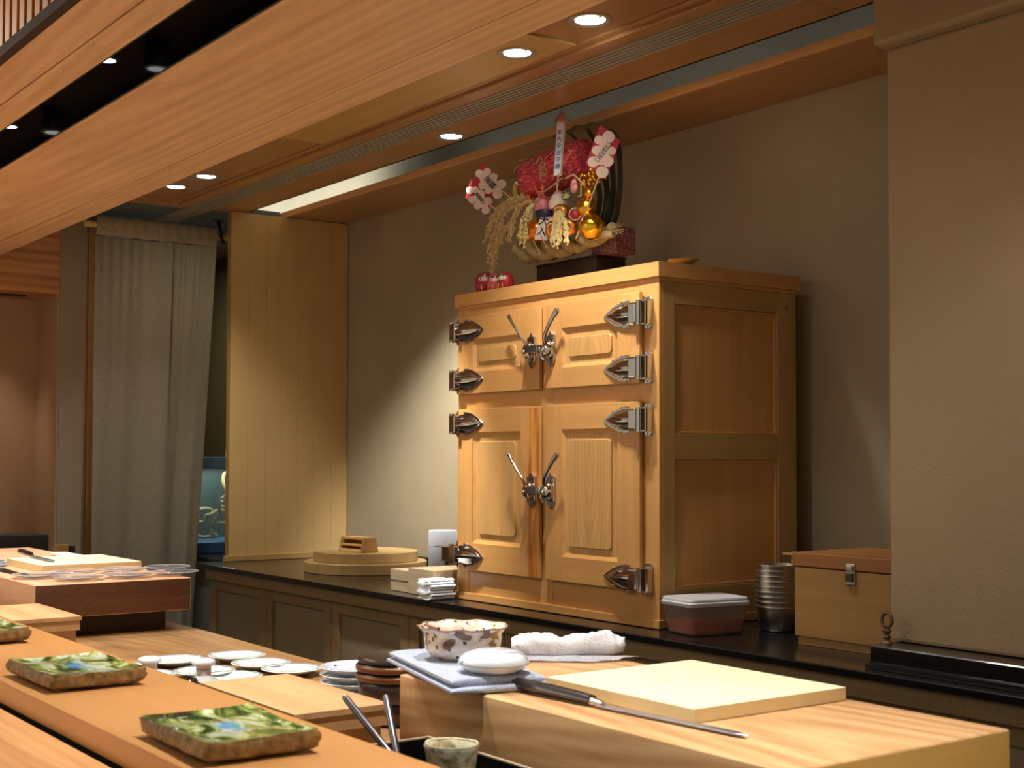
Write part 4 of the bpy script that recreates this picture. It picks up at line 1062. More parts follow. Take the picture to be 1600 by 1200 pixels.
# ================================================================== BACK COUNTER ITEMS, LEFT
def disc(label, r, z0, z1, m):
    t = thing('round_wooden_lid', label, 'wooden lid', (-5.195, 2.968, z0), 'stacked round wooden lids')
    n = 5; 
    for k in range(n):
        # staves cut from the disc
        a0 = -r+2*r*k/n+.0003; a1 = -r+2*r*(k+1)/n-.0003; pts = []
        A = [a0+(a1-a0)*i/10 for i in range(11)]
        for a in A: pts.append((-5.195+a, 2.968-math.sqrt(max(r*r-a*a, 1e-6))))
        for a in A[::-1]: pts.append((-5.195+a, 2.968+math.sqrt(max(r*r-a*a, 1e-6))))
        bm = BM(); prism(bm, pts, z0, z1, 'Z', bev=.002); obj('stave', bm, W_STEAM, t, angle=30)
    return t
disc('larger lower round wooden lid on the black worktop', .265, .8505, .895, W_STEAM)
disc('smaller upper round wooden lid under the slotted wooden grip', .226, .8955, .938, W_STEAM)
hg = thing('wooden_grip', 'small slotted wooden grip lying on the round wooden lids', 'wooden grip', (-5.14, 2.90, .9385), local=True, rz=R(6))
W_GR = wood('grip_wood', (224, 170, 96), (190, 130, 62), 'X', freq=22, rough=.4)
for z0, z1, y in ((0, .013, .045), (.0255, .0345, .036), (.052, .064, .028)):
    box('rail', W_GR, hg, -.075, .075, -y, y, z0, z1, bev=.002)
for sx in (-1, 1):
    bm = BM(); prism(bm, [(-.045, .001), (.045, .001), (.030, .063), (-.030, .063)], sx*.079-.007, sx*.079+.007, 'X', bev=.002); obj('end_cheek', bm, W_CASE, hg)
box('core', W_CASELID, hg, -.07, .07, .012, .02, .012, .053)
# weathered blocks
def wblk(x0, x1, y0, y1, z0, z1, label):
    o = box('weathered_block', W_OLD, None, x0, x1, y0, y1, z0, z1, bev=.002)
    o.data.materials.append(W_OLDX)
    for p in o.data.polygons:
        if p.normal.y < -.9: p.material_index = 1
    return tag(o, label, 'wood block', 'weathered wood blocks beside the icebox')
wblk(-4.392, -4.252, 2.616, 3.06, .8505, .889, 'lower flat weathered wood plank of the pair beside the round lids')
wblk(-4.392, -4.252, 2.614, 3.06, .8895, .930, 'upper flat weathered wood plank of the pair beside the round lids')
wblk(-4.248, -4.078, 2.603, 2.78, .8505, .944, 'thick weathered wood block behind the white napkins')
wblk(-4.248, -4.050, 2.785, 3.06, .8505, .935, 'weathered wood block hidden mostly behind the thick one')
nk = thing('napkin_stack', 'small wavy stack of folded white napkins at the icebox foot', 'napkins', (-4.03, 2.585, .8505))
NK = simple('napkin', (236, 238, 242), .85)
for k in range(7):
    bm = BM(); rows = []; dx_ = .006*math.sin(k*1.9); dy_ = .004*math.sin(k*2.3)
    for i in range(15):
        u = i/14; x = -4.066+u*.082+dx_; z = .8575+k*.0098+.0026*math.sin(u*7+k*.4); e_ = .0042 if 0 < i < 14 else .0015
        rows.append([bm.verts.new((x, y, zz)) for y, zz in ((2.532+dy_, z-e_), (2.632+dy_, z-e_), (2.632+dy_, z+e_), (2.532+dy_, z+e_))])
    for A, B_ in zip(rows, rows[1:]):
        for j in range(4): bm.faces.new((A[j], A[(j+1) % 4], B_[(j+1) % 4], B_[j]))
    bm.faces.new(rows[0][::-1]); bm.faces.new(rows[-1]); bmesh.ops.recalc_face_normals(bm, faces=bm.faces)
    obj('napkin', bm, NK, nk, angle=40)
pr_ = thing('paper_towel_roll', 'upright white paper towel roll behind the steel stand left of the icebox', 'paper roll', (-4.80, 3.11, .8505), local=True)
bm = BM(); lathe(bm, [(0, .0), (.070, 0), (.070, .016), (0, .016)], 32); obj('base', bm, BLACKMAT, pr_)
bm = BM(); lathe(bm, [(.020, .017), (.058, .017), (.060, .019), (.060, .186), (.057, .189), (.022, .189), (.020, .186)], 48, closed=True); obj('paper', bm, terry('paper_roll_white', (240, 243, 250), (222, 227, 238)), pr_)
bm = BM(); cyl(bm, (0, 0, .01), .006, .17, 12); obj('core_pin', bm, STEEL, pr_)
ss = thing('steel_stand', 'bent stainless steel stand beside the paper roll', 'stand', (-4.47, 2.92, .936))
box('top_plate', STEEL, ss, -4.58, -4.36, 2.93, 3.05, .990, .993); box('base_plate', STEEL, ss, -4.55, -4.255, 2.94, 3.05, .936, .939)
bm = BM(); v = bx(bm, -4.545, -4.542, 2.94, 3.05, .9385, .991); obj('riser', bm, STEEL, ss)
bm = BM(); bx(bm, -4.545, -4.40, 3.046, 3.049, .9385, .991); obj('back_plate', bm, STEEL, ss)
box('leg', STEEL, ss, -4.54, -4.53, 2.95, 3.04, .851, .9355)

# ================================================================== BACK COUNTER ITEMS, RIGHT
tb = thing('plastic_tub', 'clear lidded plastic tub of reddish food at the icebox corner', 'tub', (-2.835, 2.725, .8505), local=True, rz=R(-8))
PLS = simple('translucent_plastic', (232, 226, 218), .12, trans=.90, spec=.4); PLS.node_tree.nodes['Principled BSDF'].inputs['IOR'].default_value = 1.12
def rrect(hx, hy, r, n=5):
    pts = []
    for cx, cy, s0 in ((hx-r, hy-r, 0), (-hx+r, hy-r, 90), (-hx+r, -hy+r, 180), (hx-r, -hy+r, 270)):
        for k in range(n+1):
            a = R(s0+90*k/n); pts.append((cx+r*math.cos(a), cy+r*math.sin(a)))
    return pts
def tubshell(bm, levels):
    rows = [[bm.verts.new((x, y, z)) for x, y in rrect(hx, hy, r)] for hx, hy, r, z in levels]
    for A, B_ in zip(rows, rows[1:]):
        n = len(A)
        for i in range(n): bm.faces.new((A[i], A[(i+1) % n], B_[(i+1) % n], B_[i]))
    bm.faces.new(rows[0][::-1]); bm.faces.new(rows[-1])
bm = BM(); tubshell(bm, [(.060, .086, .015, .0), (.064, .090, .018, .004), (.073, .103, .02, .082), (.071, .101, .018, .082), (.063, .089, .016, .006)]); obj('tub_body', bm, PLS, tb, angle=50)
bm = BM(); tubshell(bm, [(.061, .087, .015, .0062), (.0665, .0945, .016, .040)]); obj('food', bm, simple('red_food', (226, 104, 46), .5, c2=(196, 76, 32), vscale=40), tb)
bm = BM(); tubshell(bm, [(.076, .106, .02, .080), (.078, .108, .022, .083), (.078, .108, .022, .090), (.074, .104, .02, .093), (.074, .104, .02, .099), (.071, .101, .018, .102), (.060, .090, .016, .100)]); obj('lid', bm, simple('lid_plastic', (222, 222, 222), .35, trans=.3, spec=.4), tb, angle=50)
# steel pots nested
sp0 = None
names = ['top', 'second', 'third', 'fourth', 'fifth', 'sixth', 'seventh', 'eighth', 'bottom']
PX, PY = -2.745, 2.930
for k in range(9):
    z = 1.039-.070-k*.0148
    lb = ('%s steel pot of the nested stack beside the plastic tub' % names[k]) if k not in (0, 8) else ('%s steel pot of the nested stack beside the plastic tub' % ('topmost open' if k == 0 else 'lowest deep'))
    if sp0 is None:
        sp0 = thing('steel_pot', lb, 'pot', (PX, PY, z), 'nested steel pots', local=True)
        bm = BM(); lathe(bm, [(0, .0), (.050, 0), (.056, .005), (.0625, .058), (.064, .070), (.062, .070), (.060, .058), (.053, .006), (0, .003)], 44); obj('body', bm, STEEL, sp0)
        bm = BM(); lathe(bm, [(.0635, .066), (.0675, .0665), (.0685, .069), (.0675, .0715), (.062, .0705)], 44, closed=True); obj('rolled_rim', bm, STEEL, sp0)
    else: dup(sp0, (PX, PY, z), 0, lb)
# clasped wooden case
cs = thing('clasped_wooden_case', 'large square wooden case with brown lid and metal clasp, partly behind the pillar', 'case', (-2.34, 2.90, .8505))
CX0, CX1, CY0, CY1 = -2.525, -2.172, 2.756, 3.06
box('foot_frame', W_CASE, cs, CX0+.006, -2.205, CY0+.006, CY1-.006, .8505, .872, bev=.001)
box('body', W_CASE, cs, CX0, CX1, CY0, CY1, .8725, 1.0555, bev=.002)
box('lid', W_CASELID, cs, CX0-.002, CX1, CY0-.002, CY1+.002, 1.0575, 1.095, bev=.003)
cl = thing_c = bpy.data.objects.new('clasp', None); COL.objects.link(cl); cl.parent = cs; ORG['clasp'] = ORG[cs.name]
bm = BM(); bx(bm, -2.347, -2.317, CY0-.006, CY0, 1.020, 1.076, bev=.003); obj('clasp_plate', bm, STEEL, cl)
bm = BM(); bx(bm, -2.343, -2.321, CY0-.012, CY0-.006, 1.030, 1.052, bev=.002); obj('clasp_catch', bm, simple('dark_steel', (78, 72, 62), .35, .9), cl)
bm = BM(); bx(bm, -2.342, -2.322, CY0-.012, CY0-.006, 1.056, 1.072, bev=.003); obj('clasp_hook', bm, STEEL, cl)
# rack of dowels behind the case
rk = thing('dowel_rack', 'pale wooden dowel rack between the steel pots and the clasped case', 'rack', (-2.70, 3.12, .8505))
for x, y in ((-2.822, 3.075), (-2.60, 3.075), (-2.822, 3.24), (-2.60, 3.24)):
    box('post', W_DOWEL, rk, x-.005, x+.005, y-.005, y+.005, .8505, 1.066, bev=.001)
for k in range(6):
    for y in (3.075, 3.24):
        bm = BM(); z = .887+k*.0342; v = cyl(bm, (0, 0, 0), .0048, .30, 10); rot(v, R(90), 'Y'); xf(v, Matrix.Translation((-2.852, y-.010, z))); obj('dowel', bm, W_DOWEL, rk)
# small ornament on the plinth beside the pillar
OX = -2.139
og = thing('ring_ornament', 'small brown ring ornament on beads between the case and the pillar foot', 'ornament', (-2.150, 2.655, .9035))
BRZ = simple('dull_bronze', (120, 96, 66), .5, .3, var=.3, vscale=60)
bm = BM(); tube(bm, [(OX+.015*math.cos(a), 2.655, .958+.017*math.sin(a)) for a in [2*PI*k/20 for k in range(21)]], .0045, 8); obj('ring', bm, BRZ, og)
bm = BM(); lathe(bm, [(0, 0), (.016, 0), (.014, .004), (.006, .008), (.010, .014), (.006, .020), (.009, .026), (.012, .030), (.005, .034), (.007, .040), (0, .042)], 16, (OX, 2.655, .9035)); obj('beads', bm, BRZ, og)

# ================================================================== ON TOP OF THE ICEBOX
TZ = 1.9165
bs = thing('black_display_box', 'black lacquered display box under the straw rope ornament', 'display box', (-3.64, 2.91, TZ))
DK = simple('dark_lacquer_box', (30, 20, 18), .22, var=.2, vscale=12)
box('box_body', DK, bs, -3.805, -3.476, 2.852, 2.978, TZ, 2.010, bev=.0015)
box('box_top', DK, bs, -3.809, -3.472, 2.848, 2.982, 2.010, 2.016, bev=.001)

KU = thing('rake_ornament', 'lucky bamboo rake ornament with red bale, gold charms, rice ears and thick straw rope', 'ornament', (-3.64, 2.86, 2.016))
STRAW = simple('straw', (176, 158, 112), .8, bump=.8, bscale=160, c2=(140, 124, 84), vscale=60)
# twisted straw rope: two strands
def rope_axis(u): return Vector((-3.875+u*.500, 2.838+.015*math.sin(u*PI), 2.083-.018*math.sin(u*PI*.9)-.006*u+.012*u*u))
for ph in (0, PI):
    bm = BM(); path = []; rr = []
    for i in range(70):
        u = i/69; c = rope_axis(u); rad = (.026*(1-.55*u))*(1 if u > .05 else .8); a = ph+u*PI*5.6
        path.append(c+Vector((0, math.cos(a), math.sin(a)))*rad); rr.append(rad*1.12)
    vs = tube(bm, path, rr, 18)
    for v in vs: v.co += Vector((.0, 1, 1))*.0012*math.sin(v.co.x*900+v.co.z*300)
    obj('rope_strand', bm, STRAW, KU, angle=80)
bm = BM(); random.seed(3); c = rope_axis(1)
for k in range(40):
    d = Vector((1, random.uniform(-.6, .6), random.uniform(-.7, .7))).normalized(); tube(bm, [c-Vector((.02, 0, 0)), c+d*.02, c+d*random.uniform(.025, .040)], .0014, 5)
for k in range(24):
    c0 = rope_axis(0); d = Vector((-.6, random.uniform(-.5, .5), -.6+random.uniform(-.5, .5))).normalized(); tube(bm, [c0, c0+d*random.uniform(.02, .035)], .0012, 5)
obj('rope_fringe', bm, STRAW, KU, kind='stuff')
bm = BM(); c = rope_axis(.93)
tube(bm, [c+Vector((.0, .017*math.cos(a), .017*math.sin(a))) for a in [2*PI*k/16 for k in range(17)]], .003, 6); obj('rope_binding', bm, STRAW, KU)
# bamboo rake tines
TAN = simple('bamboo_outer', (150, 140, 104), .45); DRK = simple('bamboo_inner', (44, 46, 40), .35, c2=(70, 74, 62), vscale=20)
def strip(pts, w, name='tine'):
    P = curve(pts, 7); bm = BM(); rows = []
    for i, p in enumerate(P):
        t_ = (P[min(i+1, len(P)-1)]-P[max(i-1, 0)]).normalized(); wd = Vector((.15, -1, 0)); wd = (wd-t_*wd.dot(t_)).normalized(); nn = t_.cross(wd)
        rows.append([bm.verts.new(p+wd*w*a+nn*b_) for a, b_ in ((-.5, -.001), (.5, -.001), (.5, .001), (-.5, .001))])
    for A, B_ in zip(rows, rows[1:]):
        for k in range(4): bm.faces.new((A[k], A[(k+1) % 4], B_[(k+1) % 4], B_[k]))
    bm.faces.new(rows[0][::-1]); bm.faces.new(rows[-1]); bmesh.ops.recalc_face_normals(bm, faces=bm.faces)
    o = obj(name, bm, TAN, KU, smooth=False); o.data.materials.append(DRK)
    for p in o.data.polygons:
        c = p.center
        if p.index % 4 == 2 or p.index % 4 == 1: p.material_index = 1
    return o
TN = [
      ((-3.522, 2.890, 2.052), (-3.435, 2.890, 2.116), (-3.403, 2.890, 2.217), (-3.403, 2.890, 2.333), (-3.422, 2.890, 2.407), (-3.468, 2.890, 2.441), (-3.512, 2.890, 2.428)),
      ((-3.560, 2.910, 2.069), (-3.486, 2.910, 2.135), (-3.459, 2.910, 2.228), (-3.469, 2.910, 2.337), (-3.502, 2.910, 2.440), (-3.553, 2.910, 2.478), (-3.615, 2.910, 2.473)),
      ((-3.598, 2.930, 2.087), (-3.533, 2.930, 2.155), (-3.516, 2.930, 2.250), (-3.543, 2.930, 2.363), (-3.612, 2.930, 2.464), (-3.665, 2.930, 2.492), (-3.718, 2.930, 2.482)),
      ((-3.637, 2.950, 2.105), (-3.588, 2.950, 2.176), (-3.581, 2.950, 2.263), (-3.637, 2.950, 2.371), (-3.726, 2.950, 2.473), (-3.780, 2.950, 2.493), (-3.825, 2.950, 2.483)),
      ((-3.499, 2.860, 2.061), (-3.445, 2.860, 2.114), (-3.426, 2.860, 2.185), (-3.439, 2.860, 2.251), (-3.472, 2.860, 2.284), (-3.505, 2.860, 2.281)),
]
for q_ in TN: strip(q_, .026)
bm = BM(); tube(bm, [(-3.419, 2.900, 2.179), (-3.415, 2.910, 2.279)], .004, 6); obj('bamboo_pin', bm, TAN, KU)
# red straw bale
bm = BM(); random.seed(5); rows = []; n = 40
ax0, ax1 = Vector((-3.818, 2.835, 2.313)), Vector((-3.557, 2.880, 2.363))
axd = (ax1-ax0).normalized(); e1 = Vector((0, 0, 1)); e1 = (e1-axd*e1.dot(axd)).normalized(); e2 = axd.cross(e1)
for i in range(n+1):
    u = i/n; c = ax0.lerp(ax1, u); row = []
    rad = .074*(.90+.10*math.sin(u*PI))*(1-.12*u)
    for k in range(36):
        a = 2*PI*k/36; q = Vector((u*30, math.cos(a)*3, math.sin(a)*3)); r_ = rad*(1+.07*noise.noise(q*1.2)+.03*noise.noise(q*4))
        row.append(bm.verts.new(c+e1*math.cos(a)*r_*1.05+e2*math.sin(a)*r_))
    rows.append(row)
for A, B_ in zip(rows, rows[1:]):
    for k in range(36): bm.faces.new((A[k], A[(k+1) % 36], B_[(k+1) % 36], B_[k]))
bm.faces.new(rows[0][::-1]); bm.faces.new(rows[-1])
bmesh.ops.recalc_face_normals(bm, faces=bm.faces)
m, t, b = nt('red_straw'); tc = t.nodes.new('ShaderNodeTexCoord'); mp = t.nodes.new('ShaderNodeMapping'); mp.inputs['Scale'].default_value = (16, 60, 60); mp.inputs['Rotation'].default_value = (0, .5, .3)
n_ = t.nodes.new('ShaderNodeTexNoise'); n_.inputs['Scale'].default_value = 2.4; n_.inputs['Detail'].default_value = 6
t.links.new(tc.outputs['Object'], mp.inputs[0]); t.links.new(mp.outputs[0], n_.inputs['Vector'])
r_ = t.nodes.new('ShaderNodeValToRGB'); cr = r_.color_ramp; cr.elements[0].position = .3; cr.elements[0].color = srgb((130, 22, 36)); cr.elements[1].position = .74; cr.elements[1].color = srgb((232, 168, 140)); q = cr.elements.new(.58); q.color = srgb((204, 62, 74))
t.links.new(n_.outputs['Fac'], r_.inputs[0]); t.links.new(r_.outputs[0], b.inputs['Base Color']); b.inputs['Roughness'].default_value = .7
bp = t.nodes.new('ShaderNodeBump'); bp.inputs['Strength'].default_value = 1; bp.inputs['Distance'].default_value = .004; t.links.new(n_.outputs['Fac'], bp.inputs['Height']); t.links.new(bp.outputs[0], b.inputs['Normal'])
bale = obj('red_bale', bm, m, KU, angle=80)
bm = BM()
for k in range(170):
    u = random.random(); a = random.uniform(-PI*.9, PI*.35); c = ax0.lerp(ax1, u); p = c+(e1*math.cos(a)+e2*math.sin(a))*.071
    d = (axd*random.uniform(-.5, .5)+(e1*-math.sin(a)+e2*math.cos(a))*random.uniform(.3, 1)+(e1*math.cos(a)+e2*math.sin(a))*random.uniform(0, .25)).normalized()
    tube(bm, [p, p+d*.02, p+d*random.uniform(.03, .05)-Vector((0, 0, .004))], .0009, 4, cap=False)
obj('loose_straw', bm, simple('red_strand', (206, 84, 88), .7, c2=(214, 176, 130), vscale=14), KU, kind='stuff')
bm = BM(); random.seed(2)
for k in range(4):
    c = Vector((-3.665+.006*k, 2.762, 2.345-.018*k)); tube(bm, [c+Vector((.016*math.cos(a)+.01*math.sin(k), -.004, .014*math.sin(a))) for a in [2*PI*j/14 for j in range(13)]], .0022, 6)
tube(bm, [(-3.542, 2.758, 2.308), (-3.512, 2.765, 2.342), (-3.499, 2.770, 2.356)], .0022, 6); tube(bm, [(-3.672, 2.765, 2.235), (-3.577, 2.755, 2.254), (-3.536, 2.757, 2.269)], .0030, 6)
obj('straw_knot', bm, STRAW, KU)
# placards: red lozenge with white plum cloud, framed lettering and stick
REDP = simple('red_card', (176, 26, 44), .6); CREAM = simple('cream_card', (232, 204, 186), .65); INK = simple('ink', (22, 16, 14), .6); BRN = simple('brown_line_ink', (120, 40, 36), .6)
STK = simple('pale_stick', (214, 170, 128), .6)
LATE = []
def placard(c, pts, txt, tsize, tang, cloud, stick, yawd=50, frame=True):
    """c centre; card built in local XZ facing -Y then turned to face the room"""
    h = bpy.data.objects.new('placard', None); COL.objects.link(h); h.parent = KU; h.location = Vector(c)-Vector(ORG[KU.name]); ORG[h.name] = (0, 0, 0); h.empty_display_size = .02
    h.rotation_euler = (0, 0, R(yawd))
    def turn(bm_): pass
    bm = BM(); prism(bm, pts, 0, .002, 'Y'); turn(bm); obj('red_card', bm, REDP, h, smooth=False)
    bm = BM()
    for k, (x, z, r) in enumerate(cloud):
        v = lathe(bm, [(0, 0), (r, 0), (r, .0010+.00008*k), (0, .0010+.00008*k)], 20); rot(v, R(90), 'X'); xf(v, Matrix.Translation((x, -.0001, z)))
    turn(bm); obj('plum_cloud', bm, CREAM, h, smooth=False)
    if frame:
        L_ = tsize*.62*len(txt)+.004; w2 = tsize*.62; bm = BM()
        bx(bm, -w2, w2, -.0030, -.0012, -L_, L_); rot(bm.verts, tang, 'Y'); obj('title_frame', bm, BRN, h, smooth=False)
        bm = BM(); g = .0016; bx(bm, -w2+g, w2-g, -.0036, -.0014, -L_+g, L_-g); rot(bm.verts, tang, 'Y'); obj('title_strip', bm, CREAM, h, smooth=False)
    bm = text_bm('\n'.join(txt), tsize); 
    for v in bm.verts: v.co.y -= .0042
    rot(bm.verts, tang, 'Y'); obj('lettering', bm, INK, h, smooth=False)
    bm = BM(); tube(bm, [stick[0], stick[1]], .0028, 6); xf(bm.verts, Matrix.Identity(4))
    s = obj('stick', bm, STK, KU)
K_ = .0022
def px(l): return [(x*K_, z*K_) for x, z in l]
def pc(l): return [(x*K_, z*K_, r*K_) for x, z, r in l]
placard((-3.331, 2.76, 2.318), px([(-25, -17), (4, -40), (25, 17), (-4, 41)]), '千客万来', .0125, R(36),
        pc([(-6, 18, 6.5), (8, 22, 9), (-9, 3, 7), (13, 2, 6), (-14, -14, 8), (7, -13, 8.5), (-1, -29, 9), (0, 0, 10), (-3, -10, 9), (2, 12, 8)]), ((-3.350, 2.765, 2.255), (-3.486, 2.775, 2.063)))
placard((-4.081, 2.845, 2.353), px([(-28, 4), (13, -32), (27, -3), (-13, 33)]), '波銘', .026, R(-43),
        pc([(-18, 15, 7), (-5, 18, 6.5), (6, 9, 6.5), (19, -3, 8), (-13, -5, 6.5), (-3, -13, 6.5), (12, -20, 8), (0, 0, 12), (8, -8, 9), (-10, 7, 8)]), ((-4.033, 2.845, 2.328), (-3.833, 2.830, 2.209)), frame=False)
placard((-4.129, 2.830, 2.304), px([(-24, -1), (14, -31), (24, 0), (-14, 31)]), '商売繁盛', .0100, R(-37),
        pc([(-16, 12, 6.5), (-7, 13, 5.5), (-12, -4, 6.5), (-3, -14, 6.5), (11, -22, 7), (15, -6, 7), (3, 6, 7), (0, 0, 9), (7, -10, 9)]), ((-4.066, 2.833, 2.265), (-3.853, 2.830, 2.154)))
# black edged sign
def sign(c, pts, yawd, ang, txt, ts, edge, face, name='charm_sign', yoff=0):
    h = bpy.data.objects.new(name, None); COL.objects.link(h); h.parent = KU; h.location = Vector(c)-Vector(ORG[KU.name]); ORG[h.name] = (0, 0, 0); h.rotation_euler = (0, 0, R(yawd)); h.empty_display_size = .02
    bm = BM(); prism(bm, pts, 0, .003, 'Y'); rot(bm.verts, ang, 'Y'); obj('sign_edge', bm, edge, h, smooth=False)
    bm = BM(); prism(bm, [(x*.86, z*.93) for x, z in pts], -.0012, .001, 'Y'); rot(bm.verts, ang, 'Y'); obj('sign_face', bm, face, h, smooth=False)
    bm = text_bm('\n'.join(txt), ts)
    for v in bm.verts: v.co.y -= .0020
    rot(bm.verts, ang, 'Y'); obj('lettering', bm, INK, h, smooth=False)
sign((-3.879, 2.860, 2.321), [(-.021, -.062), (.021, -.062), (.026, .062), (-.026, .062)], 35, R(-16), '家内', .036, INK, simple('rosy_card', (170, 124, 130), .6))
sign((-3.673, 2.780, 2.130), [(-.022, -.050), (.026, -.046), (.028, .05), (-.016, .05)], 35, R(12), '大入', .036, CREAM, simple('white_card', (224, 220, 212), .6))
# votive arrow with roofed tablet
AR = bpy.data.objects.new('arrow_tablet', None); COL.objects.link(AR); AR.parent = KU; AR.location = Vector((-3.608, 2.800, 2.401))-Vector(ORG[KU.name]); ORG[AR.name] = (0, 0, 0); AR.rotation_euler = (0, 0, R(35)); AR.empty_display_size = .02
bm = BM(); bx(bm, -.013, .017, -.002, .008, -.108, .078); rot(bm.verts, R(4), 'Y'); obj('tablet', bm, simple('tablet_wood', (196, 158, 120), .6), AR, smooth=False)
m, t, b = nt('printed_strip'); tc = t.nodes.new('ShaderNodeTexCoord'); sx_ = t.nodes.new('ShaderNodeSeparateXYZ'); t.links.new(tc.outputs['Object'], sx_.inputs[0])
mr = t.nodes.new('ShaderNodeMapRange'); mr.inputs['From Min'].default_value = .07; mr.inputs['From Max'].default_value = -.1; t.links.new(sx_.outputs['Z'], mr.inputs[0])
r_ = t.nodes.new('ShaderNodeValToRGB'); cr = r_.color_ramp; cr.elements[0].color = srgb((222, 190, 184)); cr.elements[1].color = srgb((238, 240, 244)); q = cr.elements.new(.5); q.color = srgb((186, 206, 240))
t.links.new(mr.outputs[0], r_.inputs[0]); t.links.new(r_.outputs[0], b.inputs['Base Color']); b.inputs['Roughness'].default_value = .5
bm = BM(); bx(bm, -.012, .0105, -.0035, -.001, -.106, .072); rot(bm.verts, R(4), 'Y'); obj('printed_strip', bm, m, AR, smooth=False)
bm = text_bm('\n'.join('家内安全守護'), .0185, spacing=1.25)
for v in bm.verts: v.co += Vector((-.001, -.0040, -.018))
rot(bm.verts, R(4), 'Y'); obj('lettering', bm, simple('grey_ink', (84, 92, 112), .6), AR, smooth=False)
bm = BM()
for s in (-1, 1):
    v = bx(bm, -.003, .040, -.007, .010, -.003, .004); rot(v, R(48) if s > 0 else R(180-48), 'Y'); xf(v, Matrix.Translation((.008, 0, .108)))
prism(bm, [(-.016, .078), (.024, .078), (.006, .106)], -.001, .006, 'Y'); obj('roof', bm, simple('roof_wood', (160, 112, 80), .6), AR, smooth=False)
bm = BM(); tube(bm, [(-3.607, 2.795, 2.301), (-3.625, 2.790, 2.123)], .0030, 7); obj('stick', bm, STK, KU)
# gold charms
def part(name, bm, m, a=60, label=None): return obj(name, bm, m, KU, angle=a, label=label)
bm = BM(); c = Vector((-3.904, 2.835, 2.295))
for k in range(9):
    a = R(60+k*22); d = Vector((math.cos(a)*.8, -math.cos(a)*.25, math.sin(a))); ball(bm, c+d*.024, .0085, 1.5, .5, .8, 8, 6); tube(bm, [c, c+d*.026], .004, 6)
tube(bm, curve([c, c+Vector((.010, 0, -.024)), c+Vector((.030, 0, -.040)), c+Vector((.040, 0, -.062))], 4), .011, 8); part('gold_fish_tail', bm, PGOLD)
bm = BM(); c = Vector((-3.821, 2.820, 2.252))
for k in range(8):
    ball(bm, c+Vector((random.uniform(-.03, .03), random.uniform(-.01, .01), random.uniform(-.03, .03))), .013, u=10, v=8)
part('gold_scales', bm, GOLD)
bm = BM(); lathe(bm, [(0, 0), (.024, .002), (.034, .018), (.030, .036), (.018, .046), (.022, .060), (.014, .074), (0, .078)], 20, (-3.797, 2.800, 2.092), wob=lambda r, z, a: (r*(1+.10*math.sin(6*a+z*80)), z)); part('gold_sack', bm, PGOLD)
OR_ = simple('orange_foil', (226, 132, 40), .25, .8, bump=.5, bscale=60)
bm = BM(); lathe(bm, [(0, 0), (.022, .004), (.032, .025), (.033, .050), (.026, .072), (0, .080)], 24, (-3.720, 2.790, 2.084)); part('orange_barrel', bm, OR_)
def blossom(c, r, mat, name, yaw=35, petals=4):
    bm = BM(); v = lathe(bm, [(0, .010), (r*.4, .012), (r*.75, .010), (r*.95, .004), (r, 0), (r*.6, -.012), (0, -.014)], 40, wob=lambda q, z, a: (q*(1+.12*abs(math.sin(petals*a/2))), z)); rot(v, R(90), 'X'); rot(v, R(yaw), 'Z'); xf(v, Matrix.Translation(c)); part(name, bm, mat)
    bm = BM(); v = lathe(bm, [(r*.55, .0125), (r*.62, .0145), (r*.69, .012)], 36, wob=lambda q, z, a: (q*(1+.12*abs(math.sin(petals*a/2))), z)); rot(v, R(90), 'X'); rot(v, R(yaw), 'Z'); xf(v, Matrix.Translation(c)); part('blossom_line', bm, simple('pale_gold_line', (250, 220, 160), .3, .5))
blossom((-3.569, 2.775, 2.161), .027, OR_, 'orange_blossom'); blossom((-3.601, 2.770, 2.108), .029, OR_, 'orange_blossom'); blossom((-3.530, 2.775, 2.108), .029, OR_, 'orange_blossom')
bm = BM()
for (x, z, r) in ((-3.440, 2.100, .044), (-3.464, 2.166, .036), (-3.450, 2.212, .019)):
    vs = ball(bm, (x, 2.800, z), r, 1, .9, 1, 22, 14)
    for v in vs: v.co += (v.co-Vector((x, 2.800, z)))*.10*math.sin(v.co.z*260)*.4
part('gold_gourd', bm, GOLD)
bm = BM(); v = lathe(bm, [(0, 0), (.038, .003), (.042, .0), (.038, -.004), (0, -.004)], 30); rot(v, R(75), 'X'); rot(v, R(60), 'Z'); xf(v, Matrix.Translation((-3.445, 2.815, 2.096))); part('gold_coin', bm, GOLD)
bm = BM(); random.seed(9)
for k in range(34):
    p = Vector((-3.425+random.uniform(-.045, .045), 2.790+random.uniform(-.02, .02), 2.258+random.uniform(-.028, .030))); ball(bm, p, random.uniform(.005, .010), random.uniform(.6, 1.3), 1, random.uniform(.6, 1.3), 7, 5)
part('gold_crown', bm, GOLD)
# shell-shaped green comb, white figure, coral, tags
bm = BM(); c = Vector((-3.530, 2.770, 2.200))
for k in range(5):
    a = R(20+k*35); d = Vector((math.cos(a), 0, math.sin(a))); v = ball(bm, (0, 0, 0), .012, 1.4, .3, .7, 12, 8); rot(v, -a, 'Y'); xf(v, Matrix.Translation(c+d*.014))
part('green_shell', bm, simple('green_enamel', (46, 66, 56), .3))
bm = BM(); 
for k in range(5):
    a = R(20+k*35); d = Vector((math.cos(a), 0, math.sin(a))); v = ball(bm, (0, 0, 0), .007, 1.6, .3, .5, 10, 6); rot(v, -a, 'Y'); xf(v, Matrix.Translation(c+d*.013+Vector((0, -.004, 0))))
part('shell_petals', bm, simple('shell_gold', (196, 176, 110), .4))
bm = BM(); lathe(bm, [(0, 0), (.030, 0), (.033, .020), (.022, .045), (.010, .062), (0, .066)], 20, (-3.622, 2.805, 2.182)); part('white_figure', bm, simple('figure_white', (226, 204, 180), .5))
